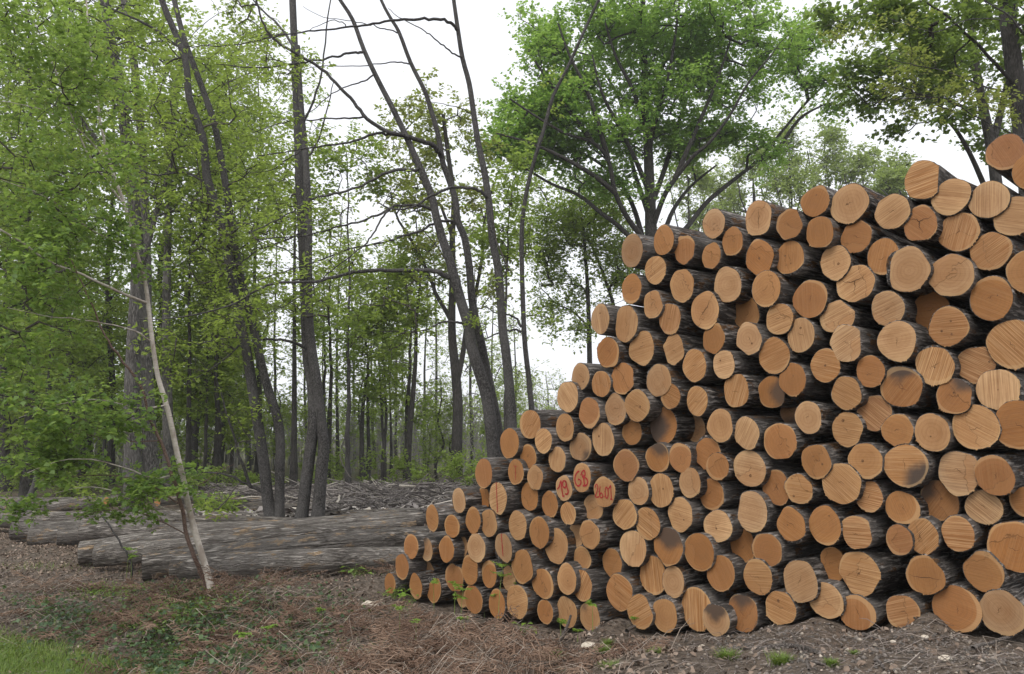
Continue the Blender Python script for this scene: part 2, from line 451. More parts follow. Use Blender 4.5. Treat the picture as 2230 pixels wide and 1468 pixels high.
# ------------------------------------------------------------------ the log pile: where each face stands
LOGS = """
1377 546 44 76 0 p c55,.5
1446 523 42 69 0 o n40,.1
1491 543 46 65 0 o c20,.4
1550 557 41 59 0 t c100,.9;n60,.2
1555 487 49 68 0 p n250,.2
1596 526 47 64 0 o k.15,0,.5
1652 475 59 80 0 p c85,1.3
1720 488 58 69 0 o n250,.1;f20,.86
1428 588 47 64 0 t w25
1655 561 60 82 0 o k-.02,-.05,.8
1721 563 61 78 0 o k-.3,.2,.6;k.05,-.3,.6
1376 629 43 68 0 o n270,.2;c60,.5
1486 622 46 76 0 t c110,.8;n30,.3
1586 619 59 84 0 p -
1669 629 61 83 0 t c45,.7;n10,.4
1423 663 43 63 0 t n20,.1;f20,.86
1459 694 50 70 0 o w75
1536 676 62 84 0 t c50,1.3;n150,.0
1626 683 57 73 .2 o c40,.5
1698 695 59 69 0 t w15
1308 695 40 67 0 p k.0,.4,.8;w100
1364 705 50 84 0 p n170,-.2;w80;f170,.88
1325 768 50 69 0 r c300,.5
1398 758 56 76 0 t c200,.7;k.1,.3,.4;w10
1468 761 42 69 0 p w20;f200,.85;f15,.88
1555 737 49 67 0 o -
1631 738 50 74 0 p k.25,-.3,.7;f235,.86
1513 796 52 74 0 t w30
1577 794 44 65 0 p k-.3,.3,.7;w10
1687 775 64 83 0 o w20
1265 820 40 59 0 p k.3,-.4,.8
1310 836 41 59 0 o k.9,0,.5;w100
1356 824 50 72 0 o n30,.1;c70,.8
1435 828 55 74 0 p -
1237 864 47 69 0 p w130
1461 863 43 57 0 o w155
1519 873 46 67 0 o w40
1604 851 50 76 0 o w70
1681 854 57 72 .05 o s0,.75
1726 826 50 76 0 o k.1,.2,.5
1284 899 45 68 0 o -
1341 892 42 71 0 p c10,.7
1388 883 56 71 0 t k.25,-.1,1.0;w150
1231 931 41 63 0 t c20,.5
1377 941 43 56 .12 o n300,.2
1445 927 59 84 .1 o s180,.9
1515 933 45 60 .35 g c330,.8
1569 927 50 75 0 t -
1627 943 53 72 0 p w60
1724 894 44 62 .35 g -
1699 961 70 81 0 o c45,.5
1314 957 47 74 0 p k-.35,.2,1.0;w85
1265 973 49 63 .05 g -
1433 997 53 64 .05 o s80,.6
1482 996 49 63 0 o n300,.4
1542 986 54 75 .05 r -
1563 1016 49 60 0 o -
1364 1013 56 69 0 o n200,.3
1633 1020 69 80 0 p k.05,-.4,1.1;w170
1214 1000 37 57 0 p w80
1268 1040 41 65 0 t pGB
1229 1063 36 56 0 p p19
1317 1071 46 68 0 t p26
1391 1069 46 63 0 p -
1440 1068 53 76 0 t k.2,.1,.7;w100
1503 1051 46 68 0 p n20,.3
1550 1076 54 71 .08 o c40,.5
1691 1062 54 78 .04 r c50,.8;c130,.6;c270,.8
1361 1120 52 67 0 t k.05,-.7,.3;w45
1411 1140 53 72 0 t w150
1482 1120 53 76 0 t k.3,-.3,.6;w170
1564 1146 60 69 0 p k-.1,-.15,.8;w175
1638 1114 67 91 0 t w170;f165,.84
1724 1144 56 79 0 o k-.25,.0,.5;c330,.6
1740 1065 59 64 0 o k-.35,-.5,.9;w175
1238 1118 33 50 0 o w120
1293 1105 45 57 .12 t n290,.1
1285 1164 44 64 0 t n110,.1
1255 1165 31 56 .12 p -
1269 1215 37 50 .05 t -
1379 1194 56 80 0 t w85;n330,.2
1456 1191 61 83 0 o s85,.8;c330,.6;f225,.88
1523 1202 63 83 0 o n200,.3
1618 1188 54 76 .15 o -
1671 1197 63 72 0 o -
1334 1226 42 63 .06 o n330,.3
1423 1253 56 84 .06 o w95
1467 1267 49 68 0 p -
1570 1248 60 78 0 o -
1651 1256 59 78 0 o w5
1235 1261 40 69 0 t k.1,-.1,.5
1268 1275 42 69 0 o n160,.3;w60
1350 1290 55 80 0 o n190,.2;w150
1235 1333 44 68 0 p c120,.9;w120
1285 1343 44 61 0 g -
1395 1332 53 76 0 o k0,.1,.5;w30;f30,.86
1448 1338 53 78 0 t -
1518 1326 68 94 0 o w90;f160,.95
1560 1350 56 68 -0.1 g s95,.7
1618 1335 61 83 0 o s95,.5
1700 1324 62 74 0 o k-.1,.4,1.1;w165
1765 651 74 85 0 o k-.7,-.55,.4;c80,.5
1776 439 63 69 0 o k.1,.4,.6
1850 444 82 89 0 p k-.1,0,.6;c20,.5
1944 461 74 79 0 p w25
2011 392 78 89 0 o w10;f-8,.78;f200,.97
2072 429 79 82 0 t w160
2154 435 82 83 0 p w85
2005 487 70 80 0 o Y
2089 505 84 86 0 o c75,.6;w70
2209 471 82 90 0 p w160
2190 332 78 82 0 r k.2,.2,.4
2243 372 70 80 0 o -
1786 506 59 73 0 o -
1865 516 65 75 0 o n250,.5
1820 572 63 78 0 p k.2,-.1,.9;w15
1924 559 67 83 .03 o c0,.5
1977 587 90 104 0 p -
2072 600 93 95 0 p n130,.1;c10,.6
2158 547 82 86 0 o w30;n200,.2
2247 591 98 105 0 o -
1863 617 80 85 0 t Y;w25
1934 672 70 77 .03 p c40,.5;w20
2028 679 75 92 .2 o c0,.5
2159 650 88 97 0 o k.3,.1,.4
1824 690 73 76 .03 p w20;f45,.86
1745 730 57 79 0 p k0,.4,.9;w100
1843 748 68 85 0 p c140,.5;w30;f0,.86;f205,.86
1954 743 78 91 0 p c95,.5;w5
2066 711 79 89 0 o k.15,.25,.6;k-.35,-.2,.7;k.15,-.4,.7;w0
2203 750 100 104 0 o w130
1798 796 62 75 0 o k0,0,.8;w165
1896 809 59 72 0 o k-.2,-.2,.4
2036 796 79 87 0 t w70;k0,-.1,.5
2126 794 74 84 .1 r w150;k.7,.1,.6
1844 856 62 75 0 t w150
1963 843 85 93 0 o s90,.5;c280,.7;c150,.7
2078 863 72 80 0 r k0,.2,.6;s60,.4
2174 849 88 91 0 p k0,0,.3;w90
1905 900 71 80 .05 r w140
1761 909 56 73 0 p -
1846 935 61 78 0 t k-.25,.5,1.0;w170
1955 937 63 74 0 o f140,.95
2031 942 69 86 0 t k-.1,-.2,.5
2125 930 93 99 0 t c20,.6;w150
2222 926 102 111 0 o c320,.5
1778 1005 62 74 0 o k-.15,.3,.5;k.4,-.15,.7
1885 1004 69 79 0 t k-.15,0,.9
1973 1014 88 94 0 o s315,.55;c95,.7;w0
2089 1030 79 99 0 p c350,.5;w175
2166 1035 76 89 0 r n300,.4;c60,.4
1833 1053 79 91 0 t c330,.5;w140
1893 1081 54 69 0 o w170
1966 1106 69 73 0 o c120,.6;f30,.97
2047 1090 75 90 .15 r s140,.5;k.1,.1,.7
2143 1105 71 74 .04 p w140
2240 1093 70 72 .1 o -
1797 1144 65 87 0 o k.3,.5,.5
1867 1159 60 76 0 o w0;f10,.9
1959 1176 53 67 .04 r -
2010 1168 61 79 0 o w45
2087 1162 60 79 0 o w0
2211 1190 106 110 0 o n110,.4
1814 1229 50 75 .1 o c45,.4;f180,.86;f190,.88
1872 1249 83 97 0 t k0,0,.7;c60,.7;w175;f215,.86;f330,.9
2015 1253 75 84 0 o c0,1.8;n330,.6
2143 1244 76 91 .04 o n120,.5;f45,.9;f135,.88
1744 1266 69 93 0 p c60,.7;w30
1799 1307 72 79 0 p w20
1867 1334 75 75 0 o c110,.9
1967 1333 67 75 0 r w20
2084 1326 94 101 0 m c90,.4
2183 1334 87 98 0 p c70,.5
850 1271 24 45 0 o -
906 1277 27 57 0 o -
945 1283 35 57 0 o n120,.3
876 1234 28 56 0 o k.2,0,.3
932 1242 29 42 .2 g -
896 1190 30 55 0 o -
930 1197 27 51 .03 g k.4,-.2,.4
973 1196 31 59 0 o -
942 1128 30 56 0 o k0,0,.3
985 1146 35 51 0 o -
1000 1090 30 58 0 p -
1031 1133 31 59 0 o -
1054 1084 27 51 .2 o -
1054 1031 37 66 0 o -
1085 1085 41 71 0 p R;w20
1065 1139 37 61 0 t c100,.5
1008 1189 22 48 .12 p -
1038 1193 40 62 0 p k0,-.1,.4
1097 1194 39 67 0 p R
990 1258 40 61 .05 o n150,.3
1024 1241 37 64 0 o c45,.5
1008 1296 28 53 .15 t k.5,-.2,.6
1031 1305 39 63 0 o -
1066 1250 33 60 .04 o n320,.3
1083 1315 35 62 0 o n310,.4
1108 1259 31 53 .1 p w20
1138 1234 47 75 0 o c90,.8;k0,.1,.7
1127 1310 46 73 0 t w20
1128 1144 37 67 0 t w20
1175 1159 43 69 0 o c75,.8;n200,.2
1212 1188 50 79 0 t c20,.4;k-.1,.1,.5
1183 1271 47 66 0 o c45,.5
1188 1332 34 51 0 o n310,.2
1124 1028 35 57 .04 o F
1151 994 37 53 .04 o k0,0,.4;c0,.4
1110 965 41 69 0 o -
1155 924 47 64 0 o w50
1184 960 37 56 0 t w30
1166 1040 33 54 0 p n330,.3
1154 1081 37 64 .06 o -
1198 1098 34 59 .05 o c100,.6
"""
AZ = R(50)                                    # the logs run back and to the right
PA, PB = at(860, 1200, 10.4), at(2230, 1200, 5.75)
PDIR = Vector((PB.x - PA.x, PB.y - PA.y, 0)).normalized()
PN = Vector((-PDIR.y, PDIR.x, 0))             # the front of the stack, into the stack
logs = []
for i, ln in enumerate(LOGS.strip().splitlines()):
    px, py, w, h, sb, tone, feat = ln.split()
    px, py, w, h, sb = map(float, (px, py, w, h, sb))
    d = ray(px, py)
    o = PA + PN * (sb + random.uniform(-0.035, 0.035))
    t = (o - Vector((0, 0, EYE))).dot(PN) / d.dot(PN)
    c = Vector((0, 0, EYE)) + d * t
    fwd = t                                    # depth along the optical axis
    rv = 0.5 * h * fwd / F_PX
    az = AZ + random.gauss(0, R(1.6))
    # share of the face width that is left by the oblique view
    hd = Vector((d.x, d.y, 0)).normalized()
    cosv = abs(hd.dot(Vector((math.sin(az), math.cos(az), 0))))
    rh = 0.5 * w * (t * math.hypot(d.x, d.y)) / F_PX / max(cosv, 0.35) * (math.cos(math.atan2(d.x, d.y)))
    q = min(max(rh / rv, 0.86), 1.14)
    logs.append(dict(i=i, px=px, py=py, w=w, h=h, c=c, r=rv, q=q, az=az, tone=tone, feat=feat, sb=sb))

# ------------------------------------------------------------------ ground
CTRL = []
for L in logs:
    b = L['c'] - Vector((0, 0, L['r']))
    low = min((M['py'] + M['h'] / 2 for M in logs if abs(M['px'] - L['px']) < 60), default=0)
    if L['py'] + L['h'] / 2 > max(M['py'] + M['h'] / 2 for M in logs if abs(M['px'] - L['px']) < 45) - 12:
        for k in (0.0, 1.3, 2.6, 3.9):
            CTRL.append((b.x + math.sin(AZ) * k, b.y + math.cos(AZ) * k, b.z - 0.03))
for px, py, Y in [(467, 1300, 9.7), (318, 1276, 11.3), (280, 1290, 11.2), (376, 1276, 10.9), (640, 1264, 10.8), (820, 1262, 10.7), (200, 1243, 12.3), (150, 1252, 12.2), (26, 1186, 15.3), (100, 1196, 14.6), (420, 1285, 10.2), (520, 1292, 9.8), (400, 1340, 9.3), (300, 1330, 10.2),
                  (600, 1145, 17), (690, 1147, 17), (0, 1217, 14.2), (0, 1468, 7.8), (300, 1468, 7.7), (600, 1468, 7.3), (900, 1468, 6.8),
                  (1115, 1468, 6.4), (1500, 1468, 5.5), (1900, 1468, 4.95), (2230, 1468, 4.65), (200, 1380, 9.2), (600, 1380, 8.7),
                  (-300, 1468, 7.8), (-300, 1300, 11.5), (900, 1390, 8.4), (1000, 1400, 7.8)]:
    p = at(px, py, Y)
    CTRL.append((p.x, p.y, p.z))
for x, y, z in [(0, 0, .42), (3, 2.5, .46), (-3, 2, .2), (1, 4, .36), (-8, 4, -.2), (6, 3, .6), (9, 8, .7), (8, 14, .55), (12, 20, .3), (0, 22, .1), (-8, 22, .05), (-16, 20, 0),
                (-4, 26, .22), (2, 26, .25), (-10, 30, .1), (0, 34, .1), (15, 34, 0), (-20, 34, 0), (-30, 20, -.1), (30, 20, .2), (0, 60, 0), (60, 60, 0), (-60, 60, 0), (-40, 0, -.3), (40, 0, .5), (0, -30, .4), (-14, 10, -.1), (-18, 14, 0)]:
    CTRL.append((x, y, z))
CTRL = np.array(CTRL)


def ground_z(x, y):
    x, y = np.atleast_1d(np.asarray(x, float)), np.atleast_1d(np.asarray(y, float))
    out = np.empty(len(x))
    for a in range(0, len(x), 20000):
        dx = x[a:a + 20000, None] - CTRL[None, :, 0]
        dy = y[a:a + 20000, None] - CTRL[None, :, 1]
        w = 1.0 / (dx * dx + dy * dy + 0.035) ** 2.2
        out[a:a + 20000] = (w * CTRL[None, :, 2]).sum(1) / w.sum(1)
    far = np.clip((np.hypot(x, y) - 40) / 60, 0, 1)
    return out * (1 - far)


def gz(x, y):
    return float(ground_z([x], [y])[0])


def bumps(x, y, amp):
    n = np.zeros_like(x)
    rr = np.random.default_rng(5)
    for k in range(26):
        f = 0.6 * 1.17 ** k
        a = rr.uniform(0, 6.28)
        n += np.sin((x * math.cos(a) + y * math.sin(a)) * f + rr.uniform(0, 6.28)) / (f ** 0.8)
    return n * amp


def ground_px(px, py):
    """where the sight line through a pixel meets the ground"""
    d = ray(px, py)
    lo, hi = 3.0, 60.0
    Ys = np.linspace(3.0, 60.0, 600)
    P = np.array([0, 0, EYE])[None] + np.array(d)[None] * (Ys / d.y)[:, None]
    f = P[:, 2] - ground_z(P[:, 0], P[:, 1])
    i = int(np.argmax(f < 0)) or len(Ys) - 1
    return Vector(P[i])


def build_ground():
    fx = np.concatenate([-np.geomspace(400, 16.5, 26), np.arange(-16, 14.01, 0.085), np.geomspace(14.5, 400, 26)])
    fy = np.concatenate([-np.geomspace(200, 1.5, 14), np.arange(-1, 3, 0.4), np.arange(3, 14, 0.075), np.arange(14, 36, 0.2), np.geomspace(36.5, 500, 30)])
    X, Y = np.meshgrid(fx, fy)
    x, y = X.ravel(), Y.ravel()
    z = ground_z(x, y)
    near = np.clip((36 - np.abs(y)) / 8, 0, 1)
    z += bumps(x, y, 0.011) * near
    # heaped brush behind the lying logs
    h = np.clip(1 - np.abs((y - 23.5) / 4.5), 0, 1) * np.clip((x + 12.5) / 3, 0, 1) * np.clip((3 - x) / 3, 0, 1)
    z += h * (0.16 + 0.12 * np.sin(x * 1.9 + 1.0) * np.sin(y * 1.3) + bumps(x * 2.5, y * 2.5, 0.03))
    nx, ny = len(fx), len(fy)
    i = np.arange(ny - 1)[:, None] * nx + np.arange(nx - 1)[None, :]
    F = np.stack([i, i + 1, i + nx + 1, i + nx], -1).reshape(-1, 4)
    me = np_mesh('ground', np.stack([x, y, z], 1), F)
    m = NT('forest_floor')
    v = m.coord('Object')
    n1 = m.noise(v, 1.1, 5, 0.6)
    n2 = m.noise(v, 14.0, 5, 0.65)
    n3 = m.noise(v, 60.0, 3, 0.6)
    col = m.ramp(n2, [(0.28, (0.035, 0.028, 0.022)), (0.5, (0.115, 0.092, 0.072)), (0.72, (0.23, 0.19, 0.155))])
    col = m.mix(m.rng(n1, 0.42, 0.62, 0, 0.6), col, m.ramp(n2, [(0.3, (0.05, 0.036, 0.026)), (0.7, (0.17, 0.125, 0.092))]))
    col = m.mix(m.rng(n3, 0.6, 0.72, 0, 0.55), col, (0.33, 0.28, 0.23))
    sp = m.n('SeparateXYZ')
    m.set(sp.inputs[0], v)
    far = m.rng(sp.outputs[1], 27, 31)
    col = m.mix(far, col, m.ramp(m.noise(v, 3.0, 4), [(0.4, (0.06, 0.075, 0.03)), (0.6, (0.12, 0.10, 0.06))]))
    h = m.math('ADD', n2, m.math('MULTIPLY', n3, 0.5))
    mat = m.done(col, 0.95, h, 0.05, 0.8, spec=0.15)
    tag(link('ground', me, mat), kind='structure')


build_ground()

# ------------------------------------------------------------------ logs
def wood_noise(th, z, seed, n=18, lo=3, hi=46):
    rr = np.random.default_rng(seed)
    out = np.zeros(np.broadcast(th, z).shape)
    for _ in range(n):
        k = rr.integers(lo, hi)
        a = rr.normal(0, 1.6)
        out = out + np.sin(k * th + a * z * 2 + rr.uniform(0, 6.28) + 0.6 * np.sin(z * rr.uniform(2, 7) + rr.uniform(0, 6))) / (k ** 0.35)
    return out / n ** 0.5


def bark_mesh(name, r, length, seed, q=1.0, flats=(), taper=0.92, na=56, nz=30, amp=0.007, bend=0.0):
    """a log along local -z with its front end at z = 0; returns mesh and outline function"""
    rr = np.random.default_rng(seed)
    lob = [(k, rr.normal(0, 0.03 / k ** 0.5), rr.uniform(0, 6.28)) for k in (2, 3, 4, 5, 7)]

    def outline(th):
        s = np.ones_like(th)
        for k, a, p in lob:
            s = s + a * np.sin(k * th + p)
        for a, off in flats:
            c = np.cos(th - R(a))
            s = np.where(c > 0.05, np.minimum(s, off / np.maximum(c, 0.05)), s)
        return s
    th = np.arange(na) * 2 * math.pi / na
    zz = np.concatenate([[0.0, 0.02, 0.06], np.linspace(0.12, length, nz - 3)])
    T, Z = np.meshgrid(th, zz)
    rad = r * (1 + (taper - 1) * Z / length) * outline(T) * (1 + 0.012 * np.sin(Z * 3.1 + seed))
    rad = rad + amp * (wood_noise(T, Z, seed) + 0.35) + 0.002
    bx = bend * np.sin(Z / length * math.pi)
    V = np.stack([rad * q * np.cos(T) + bx, rad * np.sin(T), -Z], -1).reshape(-1, 3)
    n = len(zz)
    i = np.arange(n - 1)[:, None] * na
    j = np.arange(na)[None]
    j2 = (j + 1) % na
    F = np.stack([i + j, i + na + j, i + na + j2, i + j2], -1).reshape(-1, 4)
    # end caps a little inside the ends
    c0 = len(V)
    V = np.concatenate([V, [[0, 0, -0.004], [0, 0, -length + 0.002]]])
    jj = np.arange(na)
    f0 = np.stack([np.full(na, c0), jj, (jj + 1) % na], -1)
    b = (n - 1) * na
    f1 = np.stack([np.full(na, c0 + 1), b + (jj + 1) % na, b + jj], -1)
    return np_mesh(name, V, [F, f0, f1]), outline


def ribbon(pts, hw, z):
    """a flat jagged strip on the face, half width hw (scalar or list)"""
    P = np.asarray(pts, float)
    T = np.gradient(P, axis=0)
    T /= np.linalg.norm(T, axis=1, keepdims=True) + 1e-9
    N = np.stack([-T[:, 1], T[:, 0]], 1) * np.asarray(hw, float).reshape(-1, 1)
    n = len(P)
    V = np.concatenate([np.c_[P + N, np.full(n, z)], np.c_[P - N, np.full(n, z)]])
    i = np.arange(n - 1)
    F = np.stack([i + n, i + n + 1, i + 1, i], -1)
    return V, F


def face_mesh(name, r, q, outline, feats, rng, seed):
    na, nr = 150, 7
    th = np.arange(na) * 2 * math.pi / na
    # frayed lower edge, cleaner upper edge
    mask = np.clip(np.sin(th * 3 + rng.uniform(0, 6)) + np.sin(th * 7 + rng.uniform(0, 6)) * .8 + .1, 0, 1)
    fray = rng.random(na) ** 4 * 0.017 * np.clip(0.1 - np.sin(th + rng.normal(0, 0.7)), 0.03, 1) * mask + rng.normal(0, 0.0007, na)
    R0 = r * outline(th) * 0.992 + fray
    ks = np.linspace(0, 1, nr + 1)[1:]
    V = [[0, 0, 0.004]]
    for k in ks:
        rr = R0 * k if k > 0.98 else r * outline(th) * k * 0.985
        V += list(np.stack([rr * q * np.cos(th), rr * np.sin(th), np.full(na, 0.004 + 0.0015 * (k < 0.9))], -1))
    V = [np.array(V)]
    n = V[0].shape[0]
    jj = np.arange(na)
    F3 = np.stack([np.zeros(na, int), 1 + jj, 1 + (jj + 1) % na], -1)
    F4 = []
    for k in range(nr - 1):
        a, b = 1 + k * na, 1 + (k + 1) * na
        F4.append(np.stack([a + jj, b + jj, b + (jj + 1) % na, a + (jj + 1) % na], -1))
    F4 = [np.concatenate(F4)]
    mi = [np.zeros(na, int), np.zeros(len(F4[0]), int)]
    z = 0.0065

    def strip(pts, hw, idx):
        nonlocal n
        v, f = ribbon(pts, hw, z)
        V.append(v)
        F4.append(f + n)
        mi.append(np.full(len(f), idx))
        n += len(v)

    def crack(ang, ln, x0=0.0, y0=0.0, both=True, wd=0.002):
        a = R(ang)
        m = 12
        t = np.linspace(-0.5 if both else 0, 0.5 if both else 1, m) * ln * r * (1.0 if not both else 1.0)
        w = np.cumsum(rng.normal(0, 0.006, m))
        w -= np.linspace(w[0], w[-1], m) if both else w[0]
        p = np.stack([x0 + np.cos(a) * t - np.sin(a) * w, y0 + np.sin(a) * t + np.cos(a) * w], 1)
        e = np.linspace(-1, 1, m) if both else np.linspace(0, 1, m)
        strip(p, wd * (1.05 - np.abs(e)), 1)

    for f in feats:
        if f[0] == 'c':
            a, l = map(float, f[1:].split(','))
            crack(a, l * 1.0, rng.normal(0, 0.04) * r, rng.normal(0, 0.04) * r, True, 0.0017 if l < 1.1 else 0.003)
        elif f == 'Y':
            x0, y0 = -0.02 * r, 0.12 * r
            for a in (25, 155, 272):
                crack(a + rng.normal(0, 5), 0.78, x0, y0, False, 0.004)
        elif f[0] == 'k':
            x, y, s = map(float, f[1:].split(','))
            x, y, s = x * r * q, y * r, s * 0.017
            t = np.linspace(-1, 1, 9)
            a0 = rng.uniform(0, 3.14)
            ln = np.stack([x + s * .8 * t * np.cos(a0), y + s * .8 * t * np.sin(a0)], 1)
            strip(ln + rng.normal(0, .0008, ln.shape), s * .72 * np.sqrt(np.clip(1.02 - t * t, 0, 1)) * rng.uniform(.85, 1.15, 9), 2)
            z += .0006
            k0 = rng.uniform(0, 6.28)
            tt = np.linspace(k0, k0 + rng.uniform(3, 5), 10)
            strip(np.stack([x + s * .5 * np.cos(tt), y + s * .5 * np.sin(tt)], 1), s * .13 * np.sin(np.linspace(.2, 3.0, 10)), 1)
            z -= .0006
    me = np_mesh(name, np.concatenate(V), [F3] + F4, True, matidx=np.concatenate(mi))
    for m in (M_FACE, M_CRACK, M_KNOT):
        me.materials.append(m)
    return me


TINT = {'p': 0.25, 't': 0.44, 'o': 0.70, 'r': 0.88, 'g': 0.12, 'm': 0.9}
STROKES = {
    'GB': ((920, 630, 212, 345), [[(862, 488), (835, 500), (800, 535), (768, 600), (758, 690), (785, 785), (838, 828), (885, 795), (906, 735), (885, 685), (832, 678)],
                                  [(903, 585), (925, 515), (968, 464), (1000, 498), (1000, 570), (965, 612), (930, 600)],
                                  [(948, 548), (970, 650), (984, 735), (990, 805)],
                                  [(960, 612), (1030, 640), (1068, 705), (1052, 778), (1008, 810), (950, 812)]]),
    '19': ((515, 860, 188, 300), [[(358, 895), (405, 840), (457, 695), (466, 850), (480, 960), (490, 1045)], [(478, 1052), (530, 1035)],
                                  [(578, 702), (522, 690), (490, 760), (510, 832), (556, 842), (580, 770), (568, 690), (600, 850), (622, 930), (592, 992), (543, 985)]]),
    '26': ((1435, 960, 240, 345), [[(1196, 890), (1210, 836), (1240, 806), (1270, 834), (1268, 912), (1232, 1000), (1200, 1078), (1250, 1090), (1300, 1072)],
                                   [(1340, 848), (1315, 950), (1315, 1040), (1350, 1096), (1396, 1070), (1390, 1010), (1350, 992), (1325, 1032)],
                                   [(1428, 1062), (1446, 1054)],
                                   [(1490, 850), (1464, 950), (1475, 1060), (1515, 1092), (1542, 1010), (1532, 890), (1490, 850)],
                                   [(1548, 900), (1590, 842), (1612, 818), (1616, 950), (1622, 1105)], [(1592, 1104), (1650, 1116)]]),
}


def build_log(L):
    rng = np.random.default_rng(1000 + L['i'])
    feats = [f for f in L['feat'].split(';') if f != '-']
    if not any(f[0] in 'cYpR' for f in feats) and rng.random() < 0.45:
        feats.append('c%d,%.2f' % (rng.integers(0, 180), rng.uniform(.35, .75)))
    length = rng.uniform(3.7, 4.3)
    me, outline = bark_mesh('cut_log', L['r'] * 0.975, length, 300 + L['i'], L['q'], [tuple(map(float, f[1:].split(','))) for f in feats if f[0] == 'f'], rng.uniform(0.88, 1.02))
    o = link('cut_log', me, M_BARK, loc=L['c'])
    d = Vector((math.sin(L['az']), math.cos(L['az']), rng.normal(0, 0.018)))
    zax = -d.normalized()
    xax = Vector((0, 0, 1)).cross(zax).normalized()
    yax = zax.cross(xax)
    rot = Matrix((xax, yax, zax)).transposed()
    o.rotation_euler = rot.to_euler()
    f = link('cut_face', face_mesh('cut_face', L['r'] * 0.975, L['q'], outline, feats, rng, L['i']), parent=o)
    f.rotation_euler = (rng.normal(0, 0.02), rng.normal(0, 0.02), 0)
    f.location = (0, 0, 0.002)
    f['fseed'] = float(rng.uniform(0, 50))
    f['tint'] = float(TINT[L['tone']] + rng.normal(0, 0.085))
    f['rad'] = float(L['r'])
    f['pithx'] = float(rng.normal(0, 0.012))
    f['pithy'] = float(rng.normal(0, 0.012))
    f['sawang'] = float(-rng.uniform(0, 3.14))
    f['saws'] = float(rng.uniform(0.0, 0.14))
    f['stepang'], f['stepoff'], f['stang'], f['stain'] = 0.0, 9.0, 0.0, 0.0
    if rng.random() < 0.34:
        f['stepang'], f['stepoff'] = float(rng.uniform(0, 6.28)), float(L['r'] * rng.uniform(0.1, 0.6))
    if L['tone'] == 'g':
        f['stain'], f['stang'] = 0.25, float(rng.uniform(0, 6))
    for s in feats:
        if s[0] == 'w':
            f['sawang'], f['saws'] = float(-R(float(s[1:]))), float(rng.uniform(0.45, 0.85))
        elif s[0] == 'n':
            a, b = map(float, s[1:].split(','))
            f['stepang'], f['stepoff'] = float(-R(a)), float(b * L['r'])
        elif s[0] == 's':
            a, b = map(float, s[1:].split(','))
            f['stang'], f['stain'] = float(-R(a)), float(b)
        elif s[0] == 'p' or s in ('R', 'F'):
            tv, tf, n = [], [], 0
            if s[0] == 'p':
                (cx, cy, sx, sy), st = STROKES[s[1:]]
                kx = 0.84 if s == 'p26' else 0.95
                lines = [[((x - cx) / sx * L['r'] * L['q'] * kx, (cy - y) / sy * L['r']) for x, y in ln] for ln in st]
                hw = 0.0085 if s != 'p26' else 0.0062
            elif s == 'R':
                lines, hw = [[(-0.12 * L['r'] + 0.02 * L['r'] * k, (0.95 - 0.36 * k) * L['r']) for k in range(6 if L['py'] < 1120 else 5)]], 0.0065
            else:
                lines, hw = [[(0, 0.45 * L['r']), (0.0, -0.6 * L['r'])], [(-0.25 * L['r'], 0.45 * L['r']), (0.2 * L['r'], 0.45 * L['r'])]], 0.003
            for ln in lines:
                pts = [p.xy for p in catmull([(x, y, 0) for x, y in ln], 5)] if len(ln) > 2 else [Vector(p) for p in ln]
                w_ = hw * (0.8 + 0.4 * rng.random(len(pts)))
                v, ff = ribbon([tuple(p) for p in pts], w_, 0.0085 + 0.0004 * len(tv))
                tv.append(v); tf.append(ff + n); n += len(v)
            link('painted_mark', np_mesh('painted_mark', np.concatenate(tv), np.concatenate(tf)), M_PAINT, f)
    return o


LOG_OBJ = [build_log(L) for L in logs]

